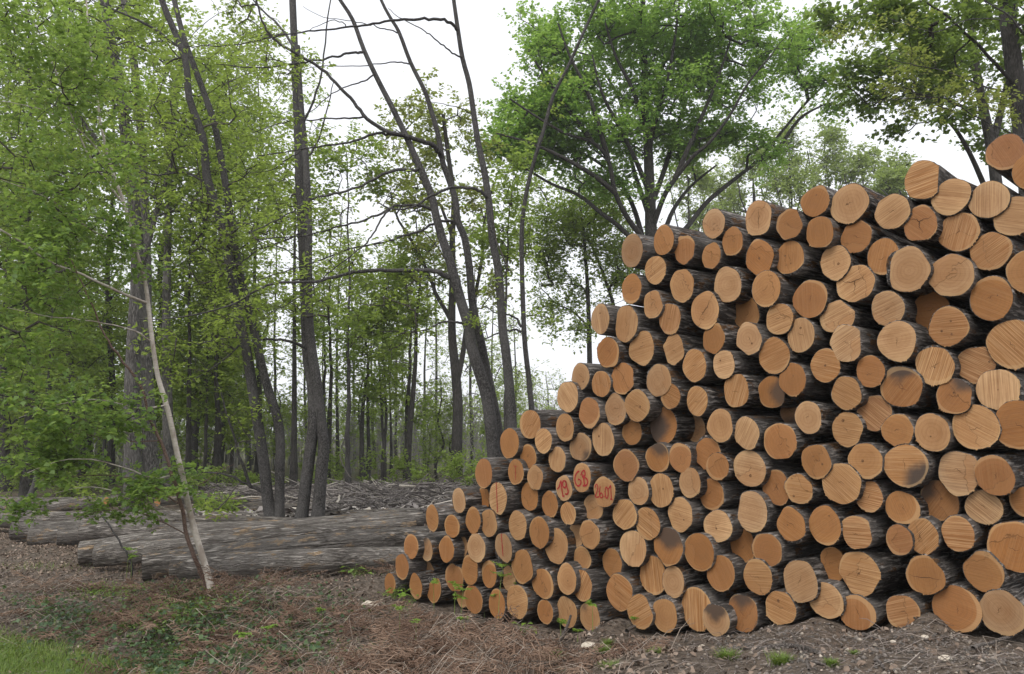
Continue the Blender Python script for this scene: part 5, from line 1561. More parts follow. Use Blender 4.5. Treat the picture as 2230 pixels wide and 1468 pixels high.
# -- far bare wood beyond the clearing: one mass of grey twigs
def far_wood():
    rng = np.random.default_rng(5)
    tb = Tubes()
    lp = []
    for k in range(900):
        Y = rng.uniform(40, 95)
        px = rng.uniform(-250, 1500)
        p = at(px, 950, Y)
        x, y = p.x, p.y
        top = EYE + rng.uniform(30, 100) * Y / F_PX * (1.3 if px < 560 else 1.0 if px < 1100 else 0.85)
        h = max(2.0, top)
        n = 4
        P = [(x + rng.normal(0, .08) * i, y, h * i / n) for i in range(n + 1)]
        tb.add(P, np.linspace(0.06, 0.012, n + 1) * rng.uniform(0.6, 1.4), 3)
        for b in range(16):
            t = rng.uniform(0.15, 0.98)
            a = rng.uniform(0, 6.28)
            L = h * rng.uniform(0.12, 0.3) * (1.1 - t * .6)
            q = Vector((x, y, h * t))
            d = Vector((math.cos(a) * .6, math.sin(a) * .4, 0.75))
            e = q + d * L
            tb.add([q, q + d * L * .5 + Vector((rng.normal(0, .05), 0, rng.normal(0, .05))), e], [0.018, 0.013, 0.007], 3)
            for _ in range(2):
                f = q + d * L * rng.uniform(.4, .9)
                g = f + Vector((rng.normal(0, .35), rng.normal(0, .2), abs(rng.normal(0, .4)))) * L * .6
                tb.add([f, g], [0.009, 0.005], 3)
                if rng.random() < (0.14 if px > 560 else 0.4):
                    lp.append(g)
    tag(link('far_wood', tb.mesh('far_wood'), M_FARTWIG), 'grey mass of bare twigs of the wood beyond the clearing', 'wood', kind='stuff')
    lp = np.array([tuple(p) for p in lp])
    P = np.repeat(lp, 6, 0) + rng.normal(size=(len(lp) * 6, 3)) * np.array([.5, .5, .2])
    tag(link('far_leaves', leaf_mesh('far_leaves', P, 0.24, rng, up=.6), M_LEAF_SHRUB), 'scattered fresh leaves on the undergrowth of the far wood', 'leaves', kind='stuff')


far_wood()

# -- shrubs along the wood edge
SHR = [(600, 1050, 60, 40, 27), (700, 1040, 50, 45, 28), (800, 1035, 55, 50, 29), (870, 1040, 45, 40, 27), (950, 1035, 55, 42, 25.5), (1015, 1040, 40, 45, 24.5), (905, 1000, 40, 40, 30), (735, 1000, 50, 40, 32),
       (455, 1055, 35, 30, 25), (540, 1052, 40, 35, 27), (30, 1060, 60, 40, 26), (130, 1070, 60, 35, 26), (210, 1060, 50, 40, 27), (395, 1060, 35, 25, 24), (1060, 1010, 30, 60, 26), (480, 1100, 25, 12, 19.5), (1130, 960, 40, 70, 27)]
nm = ['left of', 'right of', 'under']
SL = ['low bush behind the feet of the grey clump', 'bush right of the grey clump foot, at the wood edge', 'bush below the three thin poles', 'bush at the foot of the dark leaning trunk', 'bright dense bush at the foot of the forked oak', 'bush just left of the stack behind the slash', 'taller loose bush in the wood left of the oak', 'loose bush in the wood behind the straight pale trunk',
      'bush behind the pale stump', 'bush between stump and grey clump', 'bush in the far left corner of the wood', 'bush under the lone dark trunk at left', 'bush left of the thickest trunk foot', 'bush right of the thickest trunk foot', 'bush half hidden by the leaning trunks', 'small fern-like bush on the felled logs', 'bush behind the left slope of the stack']
for k, (px, py, rx, ry, Y) in enumerate(SHR):
    b = at(px, py + ry, Y)
    b.z = min(b.z, gz(b.x, b.y) + 0.05)
    st = [([b + Vector((random.gauss(0, .1), 0, 0)), b + Vector((random.gauss(0, .3), 0, .4)), b + Vector((random.gauss(0, .5), 0, .8))], [0.015, 0.01, 0.004]) for _ in range(4)]
    make_tree('shrub', SL[k], 'bush', st, [blob(px, py, Y, rx, ry, 0.8, 34)], M_LEAF_SHRUB, M_TWIG, seed=300 + k, nl=15, size=0.12, spread=0.18, flat=0.7, step=0.3, tip=0.003, skip=0.2, group='bushes at the edge of the wood')

# ------------------------------------------------------------------ what lies and grows on the ground
PILE_XY = [(L['c'].x, L['c'].y) for L in logs]


def in_front(x, y):
    """metres in front of the stack face (negative = behind it)"""
    return -((x - PA.x) * PN.x + (y - PA.y) * PN.y)


def along(x, y):
    return (x - PA.x) * PDIR.x + (y - PA.y) * PDIR.y


def px_of(x, y, z):
    v = np.stack([x, y, z - EYE], -1)
    f = v[..., 1] * CT + v[..., 2] * ST
    u = -v[..., 1] * ST + v[..., 2] * CT
    return CX + F_PX * v[..., 0] / f, CY - F_PX * u / f


def scatter(n, rng, x0, x1, y0, y1, keep):
    """random ground points in a field of the bank, kept by a density in 0..1"""
    out = []
    while sum(len(o) for o in out) < n:
        x = rng.uniform(x0, x1, 6000)
        y = rng.uniform(y0, y1, 6000)
        z = ground_z(x, y) + bumps(x, y, 0.011)
        px, py = px_of(x, y, z)
        k = rng.random(6000) < keep(x, y, px, py)
        out.append(np.stack([x, y, z], 1)[k])
    return np.concatenate(out)[:n]


def clump(x, y, f, s):
    return 0.5 + 0.25 * (np.sin(x * f + s) + np.sin(y * f * 1.3 + 2 * s) + np.sin((x + y) * f * .7 + 3 * s) * .7 + np.sin((x - y) * f * 2.1 + s) * .6)


def free(x, y):
    f, a = in_front(x, y), along(x, y)
    return ~((f < 0.06) & (a > -0.4) & (f > -4.2))


def litter():
    rng = np.random.default_rng(12)
    P = scatter(62000, rng, -13, 6.5, 4.0, 19, lambda x, y, px, py: free(x, y) * (0.35 + 0.65 * clump(x, y, 2.3, 1.0)) * np.where(px > 1500, .3, 1))
    n = len(P)
    a = rng.uniform(0, 6.28, n)
    t = rng.normal(0, 0.5, (n, 2))
    d = np_unit(np.stack([np.cos(a), np.sin(a), t[:, 0]], 1))
    s = np_unit(np.stack([-np.sin(a), np.cos(a), t[:, 1]], 1))
    nn = np.cross(d, s)
    L = rng.uniform(0.02, 0.062, n)[:, None]
    w = L * rng.uniform(0.25, 0.4, (n, 1))
    c = (rng.normal(0, 0.28, (n, 1))) * L
    B = P + np.array([0, 0, 0.012]) - d * L * .5
    m1, m2 = B + d * L * .35, B + d * L * .72
    V = np.stack([B, m1 + s * w + nn * c, m2 + s * w * .8 + nn * c, B + d * L, m2 - s * w * .8 + nn * c, m1 - s * w + nn * c], 1).reshape(-1, 3)
    q = np.arange(n)[:, None] * 6
    F = np.concatenate([q + np.array([[0, 1, 2, 5]]), q + np.array([[5, 2, 3, 4]])])
    tone = np.tile(rng.random(n), 2)
    M = mat_tone('dry_leaves', [(0.0, (0.07, 0.05, 0.037)), (0.4, (0.185, 0.135, 0.10)), (0.93, (0.26, 0.197, 0.152)), (1.0, (0.40, 0.335, 0.275))])
    tag(link('leaf_litter', np_mesh('leaf_litter', V, F, False, tone), M), 'dry brown leaves littering the bank', 'leaf litter', kind='stuff')


def straws(name, label, n, rng, area, keep, lens, rad, lift, stops, cat, sides=3, curl=0.25, flat=True):
    P = scatter(n, rng, *area, keep)
    tb = Tubes()
    for p in P:
        a = rng.normal(0.3, 1.0) if flat else rng.normal(0, .6)
        L = rng.uniform(*lens)
        d = np.array([math.cos(a), math.sin(a), rng.normal(0.05, lift)])
        s = np.array([-math.sin(a), math.cos(a), 0]) * rng.normal(0, curl) * L
        u = np.array([0, 0, abs(rng.normal(0, lift))]) * L
        q0 = p + np.array([0, 0, 0.01])
        q1, q2 = q0 + d * L * .5 + s + u, q0 + d * L + s * .3
        z = ground_z([q2[0]], [q2[1]])[0]
        q2[2] = max(q2[2], z + 0.005)
        r = rng.uniform(*rad)
        tb.add([q0, q1, q2], [r, r * .9, r * .4], sides, rng.random())
    M = mat_tone(name + '_stalks', stops)
    tag(link(name, tb.mesh(name), M), label, cat, kind='stuff')


def bracken():
    rng = np.random.default_rng(13)

    def keep(x, y, px, py):
        f = in_front(x, y)
        band = np.exp(-((px - 800) / 380) ** 2) * 0.9 + np.exp(-(((px - 230) / 170) ** 2 + ((py - 1320) / 60) ** 2)) * .6 + 0.12
        return free(x, y) * np.clip(np.where(along(x, y) > -.3, (f - .55) / .5, 1), 0, 1) * band * np.clip(clump(x, y, 1.9, 2.0) * 1.4 - .1, 0, 1) * (py > 1215) * np.where(px > 1500, .25, 1)
    straws('dead_bracken', 'collapsed dead bracken stalks, pinkish brown, matted on the bank', 4600, rng, (-7.5, 4.5, 4.5, 11.4), keep, (0.12, 0.5), (0.0016, 0.004), 0.18,
           [(0, (0.085, 0.064, 0.051)), (0.5, (0.23, 0.18, 0.14)), (1, (0.42, 0.355, 0.29))], 'bracken')
    # crumbly fronds: short side ribs massed along some stalks
    P = scatter(620, rng, -7.5, 3.5, 5.5, 11.4, keep)
    tb = Tubes()
    for p in P:
        a = rng.uniform(0, 6.28)
        L = rng.uniform(.25, .6)
        d = np.array([math.cos(a), math.sin(a), rng.normal(.1, .2)])
        s = np.array([-math.sin(a), math.cos(a), 0])
        tn = rng.random() * .6
        base = p + np.array([0, 0, rng.uniform(.01, .1)])
        tb.add([base, base + d * L], [.003, .001], 3, tn)
        for k in range(16):
            t = (k + 1) / 17
            for sg in (-1, 1):
                q = base + d * L * t
                l = L * .32 * (1 - t * .8)
                e = q + (s * sg + d * .5 + np.array([0, 0, rng.normal(-.2, .35)])) * l
                tb.add([q, (q + e) / 2 + rng.normal(0, .012, 3), e], [.004, .005, .001], 3, tn + rng.uniform(0, .3))
    M = mat_tone('dead_fronds', [(0, (0.09, 0.052, 0.036)), (0.5, (0.22, 0.142, 0.098)), (1, (0.35, 0.25, 0.18))])
    tag(link('dead_fronds', tb.mesh('dead_fronds'), M), 'crumpled rust-brown dead fern fronds on the bank', 'bracken', kind='stuff')


def slash():
    rng = np.random.default_rng(14)

    def keep(x, y, px, py):
        return (px > 405) * (px < 1060) * (py > 1045) * (py < 1142) * np.where((px < 700) & (py > 1108), .2, 1)
    P = scatter(8000, rng, -12, 2, 16.5, 29, keep)
    tb = Tubes()
    for p in P:
        a = rng.uniform(0, 6.28)
        L = rng.uniform(.25, 1.0) if rng.random() < .94 else rng.uniform(1, 2.0)
        d = np.array([math.cos(a), math.sin(a), rng.normal(.0, .22)])
        hh = max(0, 1 - abs((p[1] - 23.5) / 4.5)) * .25
        q = p + np.array([0, 0, rng.uniform(0.0, .14) + hh * rng.uniform(.6, 1.5)])
        r = rng.uniform(.004, .012) if L < 1 else rng.uniform(.010, .026)
        tb.add([q - d * L * .5, q + rng.normal(0, .05, 3) * L, q + d * L * .5], [r, r, r * .5], 4, rng.random())
    M = mat_tone('brushwood_bark', [(0, (0.035, 0.028, 0.024)), (0.5, (0.17, 0.15, 0.14)), (0.85, (0.34, 0.305, 0.28)), (1, (0.58, 0.52, 0.45))])
    tag(link('brushwood', tb.mesh('brushwood'), M), 'tangle of cut twigs and broken brushwood covering the clearing', 'brushwood', kind='stuff')
    # chips and scraps between the sticks
    P = scatter(14000, rng, -12, 2, 16.5, 29, keep)
    P[:, 2] += rng.uniform(0, .2, len(P))
    tag(link('wood_chips', leaf_mesh('wood_chips', P, .19, rng, up=.3, width=.6), mat_tone('chips', [(0, (0.05, 0.04, 0.033)), (0.6, (0.25, 0.222, 0.205)), (0.9, (0.42, 0.385, 0.355)), (1, (0.62, 0.56, 0.48))])),
        'dead leaves, bark scraps and chips among the brushwood', 'wood chips', kind='stuff')
    # branches large enough to pick out one by one
    PALE = mat_bark('barkless_branch', (0.42, 0.37, 0.31), (0.62, 0.56, 0.48), 1, .3, None, 0, .004)
    DARK = mat_bark('dead_branch', (0.07, 0.06, 0.052), (0.17, 0.15, 0.135), 1, .3, None, 0, .004)
    for pts, w, m, lb in [
        ([(733, 1096, 17.9), (739, 1078, 18.2)], 6.5, PALE, 'short pale barkless log piece lying among the brushwood'),
        ([(708, 1066, 20.5), (735, 1053, 21)], 4, PALE, 'pale straight stick leaning right of the grey clump'),
        ([(930, 1106, 16.5), (940, 1096, 16.6), (946, 1088, 16.6)], 4, PALE, 'pale splintered stick beside the foot of the stack'),
        ([(942, 1078, 17.5), (965, 1072, 17.6), (990, 1066, 17.8)], 4, DARK, 'dark branch lying against the left slope of the stack'),
        ([(960, 1070, 18.5), (958, 1058, 18.5), (965, 1044, 18.6), (975, 1038, 18.7), (985, 1046, 18.7), (992, 1056, 18.8)], 3, DARK, 'arched bare branch sticking out of the brushwood near the stack'),
        ([(785, 1055, 20.5), (815, 1068, 20), (838, 1077, 19.8)], 4, DARK, 'dark curved branch across the middle of the brushwood'),
        ([(740, 990, 24), (750, 1020, 23.5), (765, 1040, 23), (785, 1052, 22)], 3, DARK, 'thin branch arching up out of the brushwood by the pale trunk'),
        ([(616, 1080, 18.5), (650, 1086, 18.5)], 5, PALE, 'pale stick lying behind the grey clump'),
        ([(520, 1086, 20), (560, 1082, 20), (590, 1084, 20)], 4, PALE, 'pale pole lying left of the grey clump'),
        ([(870, 1058, 20.5), (905, 1060, 20.3)], 6, PALE, 'pale barkless billet at the far side of the brushwood'),
        ([(706, 1114, 17.0), (760, 1102, 17.2), (795, 1100, 17.3)], 6, DARK, 'dark split branch beside the foot of the grey clump'),
        ([(714, 1170, 14), (735, 1130, 16.6)], 0, DARK, ''),
        ([(697, 1212, 11.1), (735, 1203, 11.2), (752, 1196, 11.3), (756, 1192, 11.3)], 5, DARK, 'broken dark branch stub lying on the front felled log'),
    ]:
        if not w: continue
        C, r = px_stem(pts, w, w * .6)
        for c in C:
            c.z = max(c.z, gz(c.x, c.y) + 0.02)
        tb = Tubes()
        tb.add([c - C[0] for c in C], r, 7)
        o = link('broken_branch', tb.mesh('broken_branch'), m, loc=C[0])
        tag(o, lb, 'branch', 'loose branches among the brushwood')
    # stumps
    ST = mat_bark('pale_stump_wood', (0.22, 0.19, 0.16), (0.46, 0.41, 0.35), 1, .1, None, 0, .02)
    for px, py, w, h, Y, lb in [(455, 1078, 32, 34, 20.5, 'pale flared stump left of the grey clump'), (1035, 1040, 20, 18, 20.0, 'pale stump hidden at the edge of the slash beside the stack'), (840, 1052, 34, 20, 21.5, 'uprooted dark stump with torn roots on the brushwood')]:
        c = at(px, py + h / 2, Y)
        c.z = gz(c.x, c.y)
        rw = w * .36 * Y / F_PX
        hh = h * Y / F_PX
        th = np.arange(28) * 2 * math.pi / 28
        V, F = [], []
        for i, t in enumerate(np.linspace(0, 1, 9)):
            fl = 1 + .75 * (1 - t) ** 2.5 * (1 + .5 * np.sin(5 * th + px)) + .05 * np.sin(11 * th + t * 4)
            V.append(np.stack([rw * fl * np.cos(th), rw * fl * np.sin(th), np.full(28, hh * t - .05) + (t == 1) * .05 * np.sin(3 * th)], 1))
        V = np.concatenate(V + [np.array([[0, 0, hh - .07]])])
        i = np.arange(8)[:, None] * 28
        j = np.arange(28)[None]
        F = np.stack([i + j, i + (j + 1) % 28, i + 28 + (j + 1) % 28, i + 28 + j], -1).reshape(-1, 4)
        jj = np.arange(28)
        top = np.stack([8 * 28 + jj, 8 * 28 + (jj + 1) % 28, np.full(28, len(V) - 1)], -1)
        o = link('tree_stump', np_mesh('tree_stump', V, [top, F]), ST if 'dark' not in lb else M_DARKTRUNK, loc=c)
        tag(o, lb, 'stump')


def gravel():
    rng = np.random.default_rng(15)

    def keep(x, y, px, py):
        return free(x, y) * np.clip((px - 1350) / 500, 0.04, 1) * np.clip((py - 1330) / 60, .2, 1)
    P = scatter(7000, rng, -2, 6.5, 3.8, 8.5, keep)
    ico = [(0, 0, 1), (1, 0, 0), (0, 1, 0), (-1, 0, 0), (0, -1, 0), (0, 0, -1)]
    f = np.array([(0, 1, 2), (0, 2, 3), (0, 3, 4), (0, 4, 1), (5, 2, 1), (5, 3, 2), (5, 4, 3), (5, 1, 4)])
    n = len(P)
    s = (0.004 + 0.018 * rng.random(n) ** 3.2)[:, None, None]
    V = np.array(ico)[None] * s * rng.uniform(.6, 1.4, (n, 6, 3)) * np.array([1, 1, .7])
    a = rng.uniform(0, 6.28, n)
    c, sn = np.cos(a)[:, None], np.sin(a)[:, None]
    V = np.stack([V[..., 0] * c - V[..., 1] * sn, V[..., 0] * sn + V[..., 1] * c, V[..., 2]], -1) + P[:, None] + np.array([0, 0, .004])
    F = (f[None] + np.arange(n)[:, None, None] * 6).reshape(-1, 3)
    M = mat_tone('pebbles', [(0, (0.10, 0.09, 0.08)), (0.7, (0.20, 0.172, 0.15)), (0.95, (0.30, 0.255, 0.205)), (1, (0.5, 0.44, 0.36))])
    tag(link('gravel', np_mesh('gravel', V.reshape(-1, 3), F, False, np.repeat(rng.random(n), 8)), M), 'small grey and yellowish stones strewn over the soil before the stack', 'gravel', kind='stuff')
    # single pale stones
    MS = mat_plain('pale_flint', (0.40, 0.34, 0.26), (0.62, 0.56, 0.47), 30)
    for px, py, w, lb in [(805, 1322, 40, 'yellowish pale stone on the bank left of the stack foot'), (1282, 1413, 34, 'flat yellowish stone between grass tufts below the stack'), (1022, 1347, 18, 'pale stone at the foot of the stack by the fern shoots'),
                          (2060, 1440, 30, 'pale angular stone on the gravel at right'), (1945, 1400, 14, 'small white ring-like pebble on the gravel'), (2015, 1397, 18, 'grey stone on the gravel near the stack'),
                          (780, 1452, 26, 'pale stone low on the bank at the picture foot'), (1530, 1412, 20, 'broken yellow stone below the sooty bottom log')]:
        p = ground_px(px, py)
        r = .5 * w * p.y / F_PX
        v = rng.normal(size=(70, 3))
        v /= np.linalg.norm(v, axis=1, keepdims=True)
        import bmesh
        bm = bmesh.new()
        for q in v:
            bm.verts.new(tuple(q * r * rng.uniform(.75, 1.1) * np.array([1, .8, .5])))
        bmesh.ops.convex_hull(bm, input=bm.verts)
        me = bpy.data.meshes.new('stone')
        bm.to_mesh(me)
        bm.free()
        o = link('stone', me, MS, loc=(p.x, p.y, gz(p.x, p.y) + r * .15))
        tag(o, lb, 'stone', 'single stones on the ground')


def grass_blades(P, rng, hmin, hmax, w, lean=.35):
    n = len(P)
    a = rng.uniform(0, 6.28, n)
    h = rng.uniform(hmin, hmax, n)[:, None]
    d = np.stack([np.cos(a) * lean, np.sin(a) * lean, np.ones(n)], 1) * rng.uniform(.6, 1.2, (n, 1))
    d = np_unit(d + rng.normal(0, .15, (n, 3)))
    s = np.stack([-np.sin(a), np.cos(a), np.zeros(n)], 1) * w
    o = np.stack([np.cos(a), np.sin(a), np.zeros(n)], 1)
    m = P + d * h * .55
    t = P + d * h * .9 + o * h * .35
    V = np.stack([P - s, P + s, m + s * .8, t, m - s * .8], 1).reshape(-1, 3)
    q = np.arange(n)[:, None] * 5
    return V, [(q + np.array([[0, 1, 2, 4]])), (q + np.array([[4, 2, 3]]))], np.tile(rng.random(n), 2)


M_GRASS = mat_leaf('grass_blade', (0.075, 0.135, 0.02), (0.14, 0.22, 0.035), (0.24, 0.30, 0.07), .3)
M_DRYGRASS = mat_tone('dry_grass', [(0, (0.14, 0.10, 0.085)), (0.6, (0.28, 0.235, 0.205)), (1, (0.42, 0.37, 0.33))])


def greens():
    rng = np.random.default_rng(16)
    # grass verge at the lower left
    P = scatter(34000, rng, -8, -2.2, 5.5, 10.5, lambda x, y, px, py: np.clip((py - 1370 - np.maximum(px, 0) * .22) / 45, 0, 1) * (px < 420) * (px > -150))
    V, F, t = grass_blades(P, rng, .04, .12, .0028, .5)
    tag(link('grass', np_mesh('grass', V, F, False, t), M_GRASS), 'short green grass of the verge in the lower left corner', 'grass', kind='stuff')
    # sparse green between the litter
    P = scatter(2600, rng, -9, 3, 5, 13, lambda x, y, px, py: free(x, y) * np.clip(clump(x, y, 2.9, 5) * 2.2 - 1.3, 0, 1) * (px < 900))
    V, F, t = grass_blades(P, rng, .04, .14, .0025, .5)
    tag(link('sparse_grass', np_mesh('sparse_grass', V, F, False, t), M_GRASS), 'thin scattered grass between dead leaves on the bank', 'grass', kind='stuff')
    # ivy and bramble
    def ivy(x, y, px, py):
        g = np.exp(-(((px - 440) / 170) ** 2 + ((py - 1420) / 60) ** 2)) + .9 * np.exp(-(((px - 620) / 90) ** 2 + ((py - 1330) / 32) ** 2)) + .5 * np.exp(-(((px - 380) / 70) ** 2 + ((py - 1330) / 40) ** 2)) + .35 * np.exp(-(((px - 120) / 90) ** 2 + ((py - 1350) / 40) ** 2)) + .2 * np.exp(-(((px - 650) / 40) ** 2 + ((py - 1235) / 30) ** 2))
        return np.clip(g * 1.2 * (clump(x, y, 4.0, 3) * 1.3), 0, 1)
    P = scatter(4600, rng, -8, -.5, 6.3, 11, ivy)
    P[:, 2] += .02 + rng.random(len(P)) ** 2 * .15
    M1 = mat_leaf('ivy_leaf', (0.022, 0.05, 0.02), (0.045, 0.085, 0.035), (0.10, 0.16, 0.06), .2)
    tag(link('ivy', leaf_mesh('ivy', P, .05, rng, up=1.0, width=.95, fold=.1), M1), 'dark green ivy and bramble creeping over the bank below the birch', 'ivy', kind='stuff')
    P = scatter(2400, rng, -7, 0, 6, 12, lambda x, y, px, py: free(x, y) * np.clip(np.exp(-(((px - 360) / 200) ** 2 + ((py - 1350) / 70) ** 2)) * clump(x, y, 3.1, 7) * 1.6 - .25, 0, 1))
    P[:, 2] += .02 + rng.random(len(P)) * .12
    tag(link('herbs', leaf_mesh('herbs', P, .04, rng, up=.8, width=.7), mat_leaf('herb_leaf', (0.07, 0.13, 0.025), (0.12, 0.20, 0.04), (0.2, 0.29, 0.07), .35)), 'light green herbs sprouting on the bank', 'herbs', kind='stuff')
    # tufts
    for px, py, w, lb in [(1208, 1432, 34, 'grass tuft below the stack, left of the yellowish stone'), (1324, 1393, 22, 'small grass tuft close to the foot of the stack'), (1314, 1416, 30, 'grass tuft just right of the yellowish stone'), (1428, 1420, 28, 'grass tuft below the orange bottom logs, in the middle'),
                          (1330, 1456, 36, 'broad grass tuft at the lower picture edge, in the middle'), (1225, 1462, 26, 'grass tuft cut by the lower picture edge'), (1582, 1436, 40, 'grass tuft left of the long fallen branch'), (1702, 1440, 42, 'grass tuft over the long fallen branch'), (1812, 1448, 26, 'small grass tuft right of the long fallen branch'), (1862, 1415, 16, 'tiny grass tuft on the gravel')]:
        p = ground_px(px, py + 14)
        n = int(w * 11)
        r = .4 * w * p.y / F_PX
        Q = rng.normal(0, r * .45, (n, 3))
        Q[:, 2] = 0
        V, F, t = grass_blades(Q, rng, r * 1.0, r * 2.4, .0022, .6)
        root = empty('grass_tuft', (p.x, p.y, gz(p.x, p.y)), lb, 'grass tuft', 'grass tufts before the stack')
        link('blades', np_mesh('blades', V, F, False, t), M_GRASS, root)
        Q = rng.normal(0, r * .6, (n, 3))
        Q[:, 2] = 0
        V, F, t = grass_blades(Q, rng, r * .6, r * 1.5, .0018, 1.6)
        link('dry_blades', np_mesh('dry_blades', V, F, False, t), M_DRYGRASS, root)
    # fern shoots: slender stalks with a small feathery top
    MF = mat_leaf('fern_frond', (0.14, 0.24, 0.04), (0.2, 0.33, 0.05), (0.28, 0.4, 0.08), .4)
    MS = mat_plain('fern_stalk', (0.13, 0.2, 0.04), (0.22, 0.3, 0.07), 30, .6)
    FERN = [(945, 1330, 1268, 'fern shoot before the third bottom log from the left'), (990, 1345, 1275, 'tall fern shoot before the left bottom logs, leafy from half height'), (1003, 1368, 1290, 'fern shoot leaning left by the left bottom logs'), (1041, 1335, 1252, 'fern shoot curling over the log just right of the tallest ferns'), (1055, 1345, 1305, 'short fern shoot before the pale bottom log'),
            (1085, 1362, 1240, 'tall straight fern shoot with two feathery tiers, below the lower red-lined log'), (1078, 1350, 1298, 'small fern shoot beside the tall two-tiered one'), (1137, 1352, 1266, 'fern shoot standing before a big bottom log, below the lower red-lined log'), (1131, 1350, 1302, 'short fern shoot hugging its taller neighbour'), (1178, 1304, 1280, 'tiny fern shoot in the gap between two bottom logs'),
            (1222, 1402, 1358, 'fern shoot on the soil left of the dark bent stick'), (1291, 1375, 1320, 'fern shoot before the grey-brown bottom log'), (1384, 1370, 1345, 'tiny fern shoot before a middle bottom log'), (1436, 1370, 1338, 'fern shoot between two touching bottom logs'), (1258, 1400, 1375, 'small yellowish fern shoot right of the dark bent stick'),
            (870, 1400, 1330, 'fern shoot left of the stack on the bank'), (905, 1420, 1360, 'fern shoot low on the bank near the stack'), (1012, 1400, 1350, 'fern shoot in front of the others on dead bracken'), (570, 1230, 1185, 'fern shoot before the felled logs, middle'), (480, 1200, 1150, 'fern shoot right of the birch stem'), (340, 1180, 1148, 'fern shoot among the left felled logs'), (300, 1185, 1150, 'slim fern shoot among the left felled logs'), (275, 1260, 1200, 'fern shoot beside the slanting bare sapling'), (285, 1262, 1215, 'second fern shoot beside the slanting bare sapling'), (525, 1455, 1385, 'yellow-green shoot low on the ivy bank'), (575, 1440, 1370, 'yellow-green shoot right of the ivy'), (700, 1380, 1330, 'green shoot among dead bracken'), (782, 1160, 1128, 'small green shoot behind the felled logs')]
    for px, b, t, lb in FERN:
        p = ground_px(px, b)
        h = (b - t) * p.y / F_PX
        root = empty('fern_shoot', p, lb, 'fern', 'young fern shoots')
        tb = Tubes()
        lean = rng.normal(0, .08, 2)
        S = [np.array([lean[0] * h * k * k, lean[1] * h * k * k, h * k]) for k in np.linspace(0, 1, 6)]
        tb.add(S, np.linspace(.0035, .0018, 6), 5)
        link('stalk', tb.mesh('stalk'), MS, root)
        LP, LD = [], []
        for tier in ([.98, .8] if h > .4 else [.97]):
            q = np.array([lean[0] * h * tier ** 2, lean[1] * h * tier ** 2, h * tier])
            for a in rng.uniform(0, 6.28, 4):
                d = np.array([math.cos(a), math.sin(a), rng.uniform(-.1, .5)])
                L = h * rng.uniform(.12, .2) + .015
                s = np.array([-math.sin(a), math.cos(a), 0])
                for k in np.linspace(0.0, 1, 9):
                    for sg in (-1, 1):
                        LP.append(q + d * L * k)
                        LD.append(s * sg + d * .6)
        me = leaf_mesh('frond', np.array(LP), .038, rng, up=1.0, width=.42, D=np_unit(np.array(LD)) * 1.5)
        link('frond', me, MF, root)
    # broad-leaved seedlings
    for px, b, lb, nlf in [(860, 1306, 'leafy green seedling at the left foot of the stack', 16), (772, 1256, 'broad-leaved seedling on dead bracken before the felled log', 12), (905, 1312, 'small leafy seedling between the first two bottom logs', 12), (1137, 1390, 'small broad-leaved seedling in front of the stack', 5)]:
        p = ground_px(px, b)
        root = empty('seedling', p, lb, 'plant')
        LP, LD, tb = [], [], Tubes()
        for k in range(nlf):
            a = rng.uniform(0, 6.28)
            r = rng.uniform(.03, .2)
            e = np.array([math.cos(a) * r, math.sin(a) * r, rng.uniform(.05, .16)])
            tb.add([np.zeros(3), e * np.array([.5, .5, .8]), e], [.003, .002, .0015], 4)
            LP.append(e)
            LD.append([math.cos(a), math.sin(a), 0])
        link('stems', tb.mesh('stems'), MS, root)
        link('leaves', leaf_mesh('leaves', np.array(LP), .09, rng, up=1.2, width=.5, D=np.array(LD) * 1.5), MF, root)
    # sticks and branches lying before the stack
    DK = mat_bark('fallen_branch_bark', (0.10, 0.085, 0.075), (0.25, 0.22, 0.195), 2, .3, None, 0, .004)
    for pts, w, lb in [([(1600, 1422), (1650, 1424), (1700, 1417), (1750, 1421), (1785, 1432)], 11, 'long grey fallen branch on the soil below the stack'), ([(1722, 1384), (1730, 1400), (1745, 1425), (1755, 1448), (1762, 1468)], 6, 'thin forked twig crossing the long fallen branch'),
                       ([(1622, 1413), (1670, 1403), (1720, 1400)], 6, 'thinner grey branch just behind the long fallen branch'), ([(1740, 1447), (1765, 1452), (1800, 1463)], 7, 'short branch piece right of the long fallen branch'), ([(1212, 1412), (1228, 1398), (1236, 1388), (1243, 1381)], 10, 'dark bent stick poking up before the stack'),
                       ([(1365, 1385), (1385, 1377), (1405, 1374)], 8, 'dark piece of bark lying below the stack'), ([(1883, 1388), (1895, 1396), (1912, 1402)], 7, 'dark grey bark sliver on the gravel'), ([(2120, 1420), (2160, 1412), (2205, 1396)], 9, 'grey branch on the soil at the lower right'), ([(1690, 1392), (1722, 1383)], 6, 'brown strip of bark on the soil'),
                       ([(300, 1275), (345, 1273), (400, 1274)], 4, 'grey stick lying in front of the felled logs at the birch'), ([(395, 1372), (455, 1365), (525, 1356)], 4, 'dark thin branch across the ivy'), ([(450, 1455), (480, 1440), (508, 1428)], 5, 'pale stick on the ivy bank'), ([(598, 1455), (640, 1430), (680, 1408)], 3, 'pale thin stalk slanting over dead bracken'), ([(1905, 1445), (1920, 1462), (1926, 1468)], 5, 'short grey twig on the gravel')]:
        P = []
        for x, y in pts:
            p = ground_px(x, y)
            P.append(Vector((p.x, p.y, gz(p.x, p.y))))
        r0 = .5 * w * P[0].y / F_PX
        C = catmull(P, 4)
        tb = Tubes()
        m = len(C)
        rr = [r0 * (1 - .4 * i / m) * rng.uniform(.88, 1.12) for i in range(m)]
        lift = r0 * 1.2 + .008
